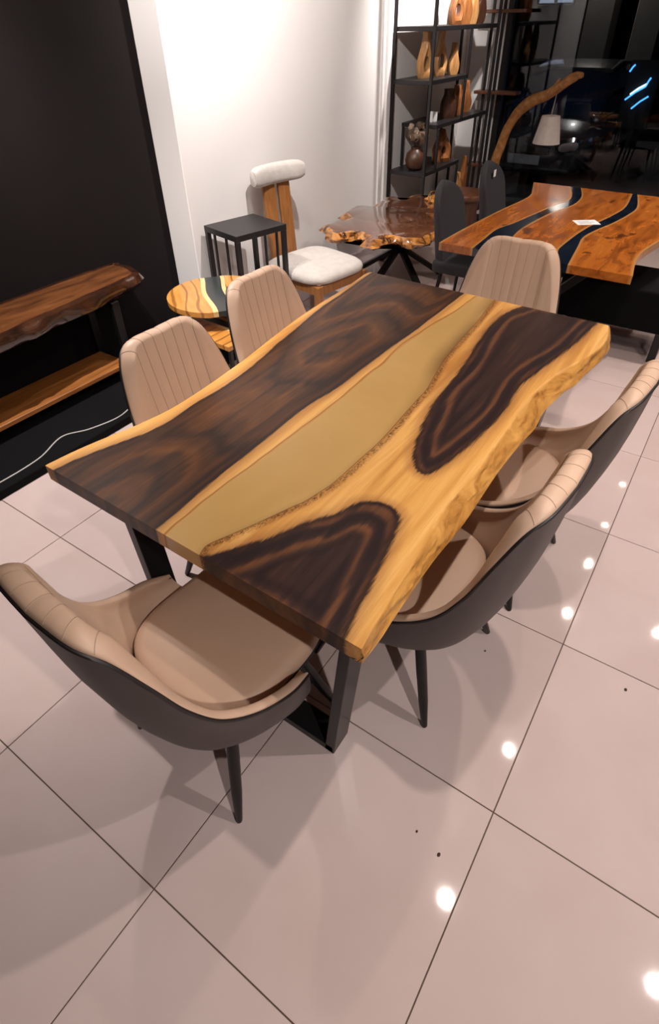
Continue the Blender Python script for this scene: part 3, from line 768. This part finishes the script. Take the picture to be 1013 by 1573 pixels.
# ------------------------------------------------------------------ second river table (orange, two blue rivers)
t2 = thing('orange_river_table', 'glossy orange-brown live-edge table with two dark blue resin rivers by the window', 'table', (0, 0, 0))
F2 = lambda x: 3.20
B2 = lambda x: 5.03 - 0.02 * x
E0 = [(-0.762, 3.20), (-0.757, 3.43), (-0.74, 3.75), (-0.715, 4.10), (-0.675, 4.55), (-0.73, 4.8), (-0.80, 5.04)]
E1 = [(-0.545, 3.20), (-0.556, 3.41), (-0.565, 3.64), (-0.522, 3.82), (-0.478, 4.09), (-0.43, 4.39), (-0.385, 4.60), (-0.42, 4.80), (-0.50, 5.04)]
E2 = [(-0.41, 3.20), (-0.421, 3.47), (-0.438, 3.72), (-0.42, 3.99), (-0.385, 4.24), (-0.325, 4.48), (-0.335, 4.74), (-0.42, 5.04)]
E3 = [(-0.09, 3.20), (-0.10, 3.38), (-0.113, 3.48), (-0.10, 3.82), (-0.07, 4.055), (-0.02, 4.32), (0.009, 4.61), (-0.032, 5.04)]
E4 = [(0.01, 3.20), (-0.03, 3.53), (-0.055, 3.74), (-0.03, 3.93), (0.022, 4.145), (0.065, 4.41), (0.075, 4.65), (0.0, 5.04)]
E5 = [(0.345, 3.20), (0.305, 3.55), (0.35, 3.90), (0.42, 4.3), (0.40, 4.7), (0.43, 5.04)]
t = NT('orange_slab'); f = t.noise(t.coord((16, 3.2, 16)), 1.0, 6, 0.6, 0.8); f2 = t.noise(t.coord((90, 10, 90)), 1.0, 3, 0.6)
c = t.ramp(f, [(0.30, (0.19, 0.046, 0.007)), (0.52, (0.47, 0.130, 0.017)), (0.75, (0.62, 0.215, 0.035))])
kn = t.noise(t.coord((11, 7, 11)), 1.0, 2, 0.5)
c = t.mix(t.rng(kn, 0.63, 0.70, 0, 0.8), c, (0.05, 0.014, 0.006)); c = t.mix(t.math('MULTIPLY', f2, 0.3), c, (0.12, 0.03, 0.006))
rim = t.rng(t.math('ADD', t.attr('rim'), t.math('MULTIPLY', t.math('SUBTRACT', f, 0.5), 0.03)), 0.022, 0.004)
c = t.mix(t.math('MULTIPLY', rim, 0.75), c, (0.55, 0.27, 0.08))
t.set(c, 0.22, 0, 0.6); t.p.inputs['Coat Roughness'].default_value = 0.06; M['orange_slab'] = t.m
def rim_fields(*curves):
    def fn(P): return {'rim': np.minimum.reduce([seg_dist(P, smooth_curve(c), False) for c in curves])}
    return fn
strip_slab('wood_slab', E0, E1, 24, 110, ZT, 0.045, F2, B2, M['orange_slab'], t2, rim_fields(E0, E1))
strip_slab('resin_river', E1, E2, 8, 110, ZT - 0.0004, 0.045, F2, B2, M['blue_resin'], t2)
strip_slab('wood_slab', E2, E3, 30, 110, ZT, 0.045, F2, B2, M['orange_slab'], t2, rim_fields(E2, E3))
strip_slab('resin_river', E3, E4, 8, 110, ZT - 0.0004, 0.045, F2, B2, M['blue_resin'], t2)
strip_slab('wood_slab', E4, E5, 30, 110, ZT, 0.045, F2, B2, M['orange_slab'], t2, rim_fields(E4, E5))
for y in (3.62, 4.62):
    obj('cross_leg', beam((-0.55, y, 0.0), (0.15, y, 0.735), 0.09, 0.045), M['black_steel'], t2)
    obj('cross_leg', beam((0.15, y + 0.001, 0.0), (-0.55, y + 0.001, 0.735), 0.088, 0.045), M['black_steel'], t2)
    obj('foot_plate', box(-0.62, 0.22, y - 0.045, y + 0.045, 0.0, 0.012, 0.002, 1), M['black_steel'], t2)
pc = obj('price_card', box(-0.075, 0.075, -0.055, 0.055, 0.0, 0.0012), M['paper']); pc.location = (-0.122, 4.08, ZT + 0.0003); pc.rotation_euler = (0, 0, math.radians(35))
tag(pc, 'small white price card lying on the orange river table', 'card')
for dy in (-0.025, 0.0, 0.025): obj('print_line', box(-0.055, 0.05 - abs(dy), dy - 0.004, dy + 0.004, 0.0012, 0.0016), M['print'], pc)

# black upholstered bench under that table
bn = thing('black_bench', 'low black bench pushed under the orange river table', 'bench', (0, 0, 0))
obj('seat', box(-0.16, 0.56, 3.93, 4.42, 0.20, 0.47, 0.02, 3), M['black_carpet'], bn, 40)
for x in (-0.13, 0.53):
    for y in (3.96, 4.39): obj('leg', box(x - 0.025, x + 0.025, y - 0.025, y + 0.025, 0.0, 0.205, 0.004, 1), M['black_steel'], bn)

# charcoal chairs beside it
def grey_chair(x, y, rz, label):
    r = thing('charcoal_chair', label, 'chair', (x, y, 0), rz, 'charcoal chairs beside the orange table')
    rings = []
    for k in range(17):
        u = k / 16; z = 0.44 + 0.52 * u; w = 0.215 * (1 - max(0, (u - 0.62) / 0.38) ** 2.6 * 0.72) ; yb = -0.20 - 0.10 * u; th = 0.055 * (1 - 0.5 * u)
        if k == 16: w *= 0.55; th *= 0.6
        rings.append([(w * math.copysign(abs(math.cos(q)) ** 0.6, math.cos(q)), yb + 0.05 * (abs(math.cos(q)) ** 2) * (w / 0.215) + th * math.copysign(abs(math.sin(q)) ** 0.8, math.sin(q)), z) for q in [2 * PI * i / 28 for i in range(28)]])
    obj('backrest', loft(rings), M['grey_fabric'], r, 60)
    b = box(-0.23, 0.23, -0.23, 0.24, 0.40, 0.49, 0.035, 4); obj('seat', b, M['grey_fabric'], r, 60)
    for sx in (-1, 1):
        for sy in (-1, 1): obj('leg', tube([(sx * 0.17, sy * 0.17, 0.405), (sx * 0.22, sy * 0.22, 0.0)], [0.016, 0.010], 8), M['black_steel'], r, 50)
    return r
g1 = grey_chair(-0.80, 3.93, math.radians(-90), 'charcoal fabric chair at the left of the orange table, nearer, without a tag')
g2 = grey_chair(-0.79, 4.72, math.radians(-90), 'charcoal fabric chair with a small white tag on its backrest')
tg_ = obj('tag', box(-0.022, 0.022, -0.2305, -0.228, 0.855, 0.905), M['paper'], g2); tg_['label'] = 'white square price tag'

# ------------------------------------------------------------------ display shelf against the white wall
sh = thing('display_shelf', 'tall black metal staggered display shelf against the white wall', 'shelf', (0, 0, 0))
XB, XF = -2.385, -2.0
def post(x, y, z0, z1, w=0.026): return obj('post', box(x - w / 2, x + w / 2, y - w / 2, y + w / 2, z0, z1, 0.002, 1), M['black_metal'], sh)
def board(y0, y1, z, x0=XB, x1=XF): return obj('shelf_board', box(x0, x1, y0, y1, z - 0.035, z, 0.003, 1), M['black_metal'], sh)
HS = [0.655, 1.04, 1.405, 1.79]
for x in (XB, XF): post(x, 5.47, 0, 2.5); post(x, 6.93, 0, 2.5)
board(5.46, 6.30, HS[0]); board(5.68, 6.90, HS[1]); board(5.46, 6.30, HS[2]); board(5.48, 6.94, HS[3]); board(5.46, 6.94, 0.22); board(5.46, 6.94, 2.5)
for x in (XB, XF):
    post(x, 5.72, HS[0], HS[1] - 0.035, 0.022); post(x, 6.24, HS[1], HS[2] - 0.035, 0.022)
    post(x, 6.27, HS[2], HS[3] - 0.035, 0.022); post(x, 6.26, 0.22, HS[0] - 0.035, 0.022)
    post(x, 6.62, 0.22, HS[1] - 0.035, 0.022)
# ladder shelf with wood boards near the window
ls = thing('corner_shelf', 'narrow black shelf with brown wooden boards in the corner beside the window', 'shelf', (0, 0, 0))
for x in (-2.10, -1.985):
    obj('post', box(x - 0.013, x + 0.013, 7.0, 7.026, 0, 2.5, 0.002, 1), M['black_metal'], ls)
for z, x1 in ((0.50, -1.90), (1.21, -1.72), (1.90, -1.74)):
    obj('shelf_board', box(-2.20, x1, 6.97, 7.13, z - 0.03, z, 0.004, 1), M['shelf_wood'], ls)

# carved wooden pieces: a lens-thick board outline with an oval hole
def carved(name, prof, hole, th, loc, rz, mat, label, cat, group, bow=0.5):
    """prof: half-width over height list [(z, w)], hole: (zc, rz, rx) or None"""
    H = crom(prof, 6); right = [(w, z) for z, w in H]; out = right + [(-w, z) for w, z in right[::-1]]
    n = len(out); b = bmesh.new()
    zc = hole[0] if hole else prof[len(prof) // 2][0]
    wmax = max(w for z, w in prof)
    fr, bk = [], []
    for sgn in (1, -1):
        ring_o = [b.verts.new((x, sgn * th * 0.30, z)) for x, z in out]
        inner = []
        for x, z in out:
            if hole:
                a = math.atan2((z - zc) / hole[1], x / hole[2]); inner.append((hole[2] * math.cos(a), zc + hole[1] * math.sin(a)))
            else: inner.append((x * 0.1, zc + (z - zc) * 0.1))
        ring_m = [b.verts.new(((x * 0.5 + ix * 0.5), sgn * th * 0.5, z * 0.5 + iz * 0.5)) for (x, z), (ix, iz) in zip(out, inner)]
        ring_i = [b.verts.new((ix, sgn * th * (0.34 if hole else 0.5), iz)) for ix, iz in inner]
        for A, B in ((ring_o, ring_m), (ring_m, ring_i)):
            for i in range(n): b.faces.new((A[i], A[(i + 1) % n], B[(i + 1) % n], B[i]))
        if not hole: b.faces.new(ring_i)
        (fr if sgn > 0 else bk).extend([ring_o, ring_i])
    for q in ((0, 1) if hole else (0,)):
        for i in range(n): b.faces.new((fr[q][i], fr[q][(i + 1) % n], bk[q][(i + 1) % n], bk[q][i]))
    bmesh.ops.recalc_face_normals(b, faces=b.faces[:])
    o = obj(name, b, mat, None, 50); o.location = loc; o.rotation_euler = (0, 0, rz)
    return tag(o, label, cat, group)
BOT = [(0.0, 0.048), (0.05, 0.068), (0.12, 0.074), (0.19, 0.054), (0.255, 0.031), (0.32, 0.022), (0.365, 0.021), (0.372, 0.019)]
def scale_prof(P, sw, shh): return [(z * shh, w * sw) for z, w in P]
GRP = 'carved wooden vases on the display shelf'
carved('carved_vase', BOT, (0.115, 0.052, 0.030), 0.085, (-2.18, 5.68, HS[2]), math.radians(70), M['carved'], 'tall pale carved vase with oval hole, leftmost on the second shelf board', 'vase', GRP)
carved('carved_vase', scale_prof(BOT, 0.92, 0.98), (0.115, 0.060, 0.028), 0.085, (-2.17, 5.98, HS[2]), math.radians(60), M['carved'], 'tall pale carved vase with oval hole, right behind the front shelf post', 'vase', GRP)
carved('carved_vase', scale_prof(BOT, 0.75, 0.68), None, 0.085, (-2.12, 6.18, HS[2]), math.radians(60), M['carved'], 'shorter pale carved vase without hole beside the two tall ones', 'vase', GRP)
for y, sw, m, lab in ((6.20, 1.0, 'carved_red', 'reddish carved vase with a hole, leftmost on the top board'), (6.40, 1.0, 'carved_red', 'reddish carved vase, second from left on the top board'), (6.58, 0.8, 'carved', 'bright yellowish carved vase on the top board'), (6.76, 0.9, 'dark_carved', 'dark carved vase at the right end of the top board')):
    carved('carved_vase', scale_prof(BOT, sw, 0.9), (0.10, 0.055, 0.030) if y < 6.3 else None, 0.085, (-2.15, y, HS[3]), math.radians(65), M[m], lab, 'vase', GRP)
for y, x, hgt, m, lab in ((6.16, -2.12, 0.70, 'dark_carved', 'dark brown carved vase on the third shelf board, left of the short post'), (6.44, -2.16, 0.72, 'carved_red', 'reddish carved vase on the third board, right of the short post'), (6.70, -2.18, 0.78, 'carved_red', 'reddish carved vase at the right end of the third board')):
    carved('carved_vase', [(0, 0.06), (0.08, 0.075), (0.2, 0.072), (0.29, 0.045), (0.36, 0.044)] if m == 'dark_carved' else scale_prof(BOT, 1.0, 0.98), None, 0.10, (x, y, HS[1]), math.radians(60), M[m], lab, 'vase', GRP).scale = (1, 1, hgt)
j = obj('candle_jar', lathe([(0.0, 0), (0.038, 0.0), (0.040, 0.01), (0.040, 0.085), (0.036, 0.09), (0.0, 0.09)][1:-1], 20), M['paper']); j.location = (-2.13, 5.85, HS[1]); tag(j, 'small white jar at the left end of the third shelf board', 'jar')
# house-shaped sculpture
b = bmesh.new()
outer = [(-0.085, 0), (0.085, 0), (0.085, 0.13), (0.0, 0.30), (-0.085, 0.13)]
o = carved('house_sculpture', [(0.0, 0.085), (0.13, 0.085), (0.24, 0.028), (0.30, 0.004)], (0.11, 0.04, 0.026), 0.13, (-2.12, 6.10, HS[0]), math.radians(55), M['carved_red'], 'pointed house-shaped wooden sculpture with a hole on the lower shelf board', 'sculpture', None); b.free()
# dark vase with dried flowers
fv = thing('flower_vase', 'dark round vase of dried brown flowers on the lower shelf board', 'vase', (-2.17, 5.60, HS[0]))
obj('vase', lathe([(0.05, 0), (0.085, 0.03), (0.10, 0.09), (0.085, 0.15), (0.045, 0.185), (0.05, 0.20)], 24), M['dark_carved'], fv, 60)
fl = simple('dried_flower', (0.10, 0.06, 0.035), 0.9, 0, 0.4, 60); fp = simple('dried_petal', (0.32, 0.24, 0.18), 0.9, 0, 0.3, 60)
for k in range(16):
    a = random.uniform(0, 2 * PI); r = random.uniform(0.02, 0.10); hz = random.uniform(0.26, 0.38)
    e = Vector((r * math.cos(a), max(-0.09, min(0.045, r * math.sin(a))), hz))
    s = obj('stem', tube([(0.01 * math.cos(a), 0.01 * math.sin(a), 0.19), tuple(e * 0.6 + Vector((0, 0, 0.1))), tuple(e)], 0.002, 5), fl, fv)
    b = bmesh.new(); bmesh.ops.create_icosphere(b, subdivisions=2, radius=1)
    for v in b.verts:
        q = 1 + 0.6 * noise.noise(v.co * 3 + Vector((k, 0, 0))); v.co = e + v.co * (0.024 + 0.008 * (k % 3)) * q
    obj('bloom', b, fl if k % 3 else fp, s)
# pieces on the lowest board
carved('carved_vase', scale_prof(BOT, 0.8, 0.70), None, 0.08, (-2.1, 6.56, 0.22), math.radians(60), M['carved'], 'pale wooden carving low on the bottom shelf board', 'vase', GRP)
carved('carved_vase', scale_prof(BOT, 0.8, 1.05), None, 0.08, (-2.12, 6.76, 0.22), math.radians(60), M['carved_red'], 'tall reddish wooden carving low on the bottom shelf board', 'vase', GRP)
sp = thing('stump_stool', 'dark brown wooden stump stool beside the shelf, behind the coffee table', 'stool', (-1.78, 6.0, 0))
obj('seat', lathe([(0.20, 0.36), (0.225, 0.38), (0.225, 0.41), (0.20, 0.425)], 28, jit=0.05), M['shelf_wood'], sp, 60)
obj('trunk', lathe([(0.19, 0.0), (0.17, 0.1), (0.155, 0.22), (0.18, 0.36)], 24, jit=0.08), M['dark_carved'], sp, 60)

# ------------------------------------------------------------------ driftwood arc lamp before the window
dl = thing('driftwood_lamp', 'arched driftwood floor lamp with a hanging white drum shade before the window', 'lamp', (0, 0, 0))
YL = 6.6
def wobble(P, rad, n=12, sd=0):
    q = crom(P, 6); rr = np.interp(np.linspace(0, 1, len(q)), np.linspace(0, 1, len(rad)), rad)
    return tube([tuple(np.array(p) + 0.012 * np.array([noise.noise(Vector((i * 0.4, sd, 0))), noise.noise(Vector((i * 0.4, sd, 9))), 0])) for i, p in enumerate(q)], list(rr), n)
obj('trunk', wobble([(-1.74, YL, 0.03), (-1.72, YL, 0.4), (-1.69, YL, 0.68), (-1.60, YL, 0.98), (-1.46, YL, 1.15), (-1.25, YL, 1.25), (-1.06, YL, 1.38), (-0.98, YL, 1.40)], [0.05, 0.05, 0.05, 0.045, 0.055, 0.045, 0.04, 0.02]), M['branch'], dl, 60)
obj('twig', wobble([(-1.45, YL, 1.16), (-1.30, YL + 0.03, 1.22), (-1.19, YL + 0.05, 1.36)], [0.04, 0.03, 0.012], 10, 4), M['branch'], dl, 60)
obj('base', lathe([(0.17, 0), (0.18, 0.01), (0.17, 0.035), (0.06, 0.045)], 28, None, (-1.74, YL, 0)), M['black_steel'], dl, 40)
obj('cord', tube([(-1.19, YL + 0.02, 1.27), (-1.205, YL + 0.02, 1.06)], 0.004, 6), M['cable'], dl)
b = bmesh.new()
loft([[(-1.205 + r * math.cos(2 * PI * k / 32), YL + 0.02 + r * math.sin(2 * PI * k / 32), z) for k in range(32)] for r, z in ((0.135, 0.82), (0.088, 1.06), (0.084, 1.06), (0.131, 0.82), (0.135, 0.82))], True, False, b)
obj('lamp_shade', b, M['white_shade'], dl, 40)
obj('shade_top', lathe([(0.086, 1.052), (0.086, 1.056)], 32, None, (-1.205, YL + 0.02, 0)), M['white_shade'], dl)

# ------------------------------------------------------------------ the street outside at night
st_m = simple('asphalt', (0.018, 0.018, 0.020), 0.85, 0, 0.3, 40)
struct(obj('trim_4', box(-6, 6, YB + 0.1, 7.9, -0.16, -0.02), simple('kerb', (0.06, 0.058, 0.055), 0.8)))
struct(obj('trim_5', box(-9, 9, 7.9, 26, -0.26, -0.16), st_m))
conc = simple('street_concrete', (0.22, 0.20, 0.18), 0.8, 0, 0.2, 5)
for x, y, w, lab in ((-2.79, 14.3, 0.25, 'square grey street pillar outside, behind the hanging lamp shade'), (-1.91, 14.3, 0.23, 'square grey street pillar outside at the right edge of the photo')):
    pl = thing('street_pillar', lab, 'pillar', (x, y, 0))
    obj('shaft', box(-w, w, -w, w, -0.26, 4.6, 0.01, 1), conc, pl); obj('plinth', box(-w - 0.03, w + 0.03, -w - 0.03, w + 0.03, -0.26, 0.06, 0.01, 1), conc, pl)
# parked car: body sections along its length
car = thing('parked_car', 'dark car parked outside, its front facing the shop window', 'car', (-2.2, 9.2, -0.16))
paint = simple('dark_car_paint', (0.055, 0.055, 0.060), 0.25, 0.3, 0.05, 3, 0, 0.8); rub = simple('rubber', (0.01, 0.01, 0.01), 0.8); chrome = simple('chrome', (0.75, 0.75, 0.78), 0.15, 1.0)
glz = simple('car_glass', (0.012, 0.03, 0.07), 0.05, 0, 0.1, 3, 0, 1.0)
def sect(y, w, z0, z1, r=0.5):
    return [(w * math.copysign(abs(math.cos(a)) ** r, math.cos(a)), y, (z0 + z1) / 2 + (z1 - z0) / 2 * math.copysign(abs(math.sin(a)) ** r, math.sin(a))) for a in [2 * PI * k / 32 for k in range(32)]]
obj('body', loft([sect(-0.02, 0.62, 0.22, 0.50), sect(0.03, 0.78, 0.18, 0.60), sect(0.35, 0.86, 0.18, 0.72), sect(1.0, 0.88, 0.18, 0.84), sect(2.2, 0.88, 0.18, 0.88), sect(3.4, 0.87, 0.18, 0.88), sect(4.1, 0.82, 0.22, 0.84), sect(4.25, 0.68, 0.28, 0.7)]), paint, car, 60)
obj('cabin', loft([sect(0.95, 0.72, 0.70, 0.86), sect(1.6, 0.66, 0.74, 1.34), sect(2.2, 0.64, 0.74, 1.42), sect(3.0, 0.63, 0.74, 1.38), sect(3.8, 0.66, 0.72, 0.95)]), glz, car, 60)
obj('roof', loft([sect(1.62, 0.60, 1.30, 1.37), sect(2.2, 0.60, 1.36, 1.45), sect(3.0, 0.59, 1.33, 1.41)]), paint, car, 60)
for sx in (-1, 1):
    hl = obj('headlight', loft([sect(-0.03, 0.13, -0.055, 0.055, 0.7), sect(0.12, 0.19, -0.085, 0.085, 0.7)]), chrome, car, 60); hl.location = (sx * 0.58, 0.0, 0.56); hl.rotation_euler = (0, math.radians(-10 * sx), math.radians(22 * sx))
    for y in (0.75, 3.4):
        wl = obj('wheel', lathe([(0.20, -0.10), (0.30, -0.09), (0.31, 0), (0.30, 0.09), (0.20, 0.10)], 28), rub, car, 40); wl.location = (sx * 0.78, y, 0.31); wl.rotation_euler = (0, PI / 2, 0)
obj('grille', box(-0.34, 0.34, -0.03, 0.05, 0.44, 0.54, 0.01, 1), rub, car)
obj('bumper_strip', box(-0.66, 0.66, -0.055, 0.03, 0.245, 0.262, 0.004, 1), chrome, car)
obj('number_plate', box(-0.23, 0.23, -0.06, -0.045, 0.31, 0.43, 0.002, 1), simple('plate', (0.38, 0.38, 0.39), 0.5), car)
# added glowing tubes imitating blue reflections, lit window and street bulb far out
blu = emis('blue_glow', (0.08, 0.40, 1.0), 2.2); whi = emis('pale_glow', (0.55, 0.78, 1.0), 3.0)
bs = thing('blue_reflection_standin', 'made-up black frame with slanted glowing tubes imitating blue reflections in the street', 'light_effect', (-1.02, 10.0, 0))
obj('panel', box(-0.22, 0.20, 0.03, 0.08, 0.55, 1.35, 0.02, 2), rub, bs)
obj('post', box(-0.03, 0.03, 0.08, 0.14, -0.16, 1.3, 0.005, 1), rub, bs)
for p, q, m in (((-0.17, 0, 0.90), (0.05, 0, 1.06), blu), ((-0.12, 0, 0.965), (0.06, 0, 1.09), whi), ((0.05, 0, 1.06), (0.09, 0, 1.16), blu), ((-0.06, 0, 0.80), (0.12, 0, 0.95), blu), ((-0.20, 0, 1.22), (-0.15, 0, 1.30), blu)):
    obj('reflection_streak', tube([p, ((p[0] + q[0]) / 2, 0.0, (p[2] + q[2]) / 2 + 0.012), q], 0.011, 6), m, bs)
lw = thing('lit_window', 'small lit window of a dark building far across the street', 'window', (-4.1, 16.0, 0))
obj('wall', box(-2.2, 2.6, 0.1, 0.5, -0.26, 6.0), simple('dark_facade', (0.012, 0.012, 0.014), 0.9), lw)
for x in (-0.35, 0.05): 
    f_ = obj('frame', box(x - 0.2, x + 0.2, 0.05, 0.12, 2.0, 2.6, 0.01, 1), conc, lw); obj('pane', box(x - 0.16, x + 0.16, 0.035, 0.05, 2.04, 2.56), emis('window_glow', (0.7, 0.8, 1.0), 0.35), f_)
sb = thing('street_bulb', 'small bright bulb on a dark pole across the street', 'light', (-3.3, 15.3, 0))
obj('pole', tube([(0, 0.05, -0.26), (0, 0.05, 1.9)], 0.03, 8), rub, sb); b = bmesh.new(); bmesh.ops.create_icosphere(b, subdivisions=2, radius=0.035)
for v in b.verts: v.co.z += 1.87
obj('bulb', b, emis('bulb_glow', (1.0, 0.95, 0.85), 4.0), sb, 60)

# added fill lamp, no fixture seen, that lights the pavement and the car
sl = thing('street_fill', 'added unseen fill lamp over the shop window, brightening the street', 'light', (-1.7, 7.26, 2.72))
obj('housing', box(-0.12, 0.12, 0.0, 0.14, 0.0, 0.10, 0.01, 2), rub, sl)
obj('diffuser', box(-0.10, 0.10, 0.02, 0.12, -0.010, -0.0005, 0.002, 1), emis('street_fill_glow', (0.75, 0.85, 1.0), 6.0), sl)
ld = bpy.data.lights.new('lamp', 'SPOT'); ld.energy = 45; ld.color = (0.95, 0.92, 0.90); ld.spot_size = math.radians(115); ld.spot_blend = 0.8; ld.shadow_soft_size = 0.06
lo = link(bpy.data.objects.new('lamp', ld)); lo.parent = sl; lo.location = (0, 0.09, -0.03); lo.rotation_euler = (Vector((-0.4, 1.9, -2.5))).to_track_quat('-Z', 'Y').to_euler()

fl2 = thing('pillar_fill', 'added fill lamp brightening the front of the nearer grey street pillar', 'light', (-2.79, 14.03, 3.3))  # fill added to brighten the pillar, no lamp known there
obj('housing', box(-0.06, 0.06, -0.16, 0.0, 0.0, 0.08, 0.01, 1), rub, fl2)
ld = bpy.data.lights.new('lamp', 'SPOT'); ld.energy = 90; ld.color = (1.0, 0.92, 0.82); ld.spot_size = math.radians(150); ld.spot_blend = 0.9; ld.shadow_soft_size = 0.05
lo = link(bpy.data.objects.new('lamp', ld)); lo.parent = fl2; lo.location = (0, -0.14, -0.03)

# crumbs on the floor
crumb = simple('dark_crumb', (0.05, 0.025, 0.018), 0.9)
for x, y, r, lab in ((0.937, 1.332, 0.0055, 'small dark round crumb on the tiles at the right edge of the photo'), (0.613, 0.509, 0.005, 'dark oblong crumb on the tile left of the nearest light glint'), (0.534, 0.527, 0.0035, 'tiny dark crumb on the same tile, nearer the table leg'), (0.467, 1.209, 0.004, 'tiny dark crumb on the tile beside the near right bucket chair')):
    b = bmesh.new(); bmesh.ops.create_icosphere(b, subdivisions=1, radius=1)
    for v in b.verts: v.co = (v.co.x * r * 1.0, v.co.y * r * 1.3, r * 0.45 + v.co.z * r * 0.45)
    o = obj('crumb', b, crumb); o.location = (x, y, 0.0); tag(o, lab, 'crumb')
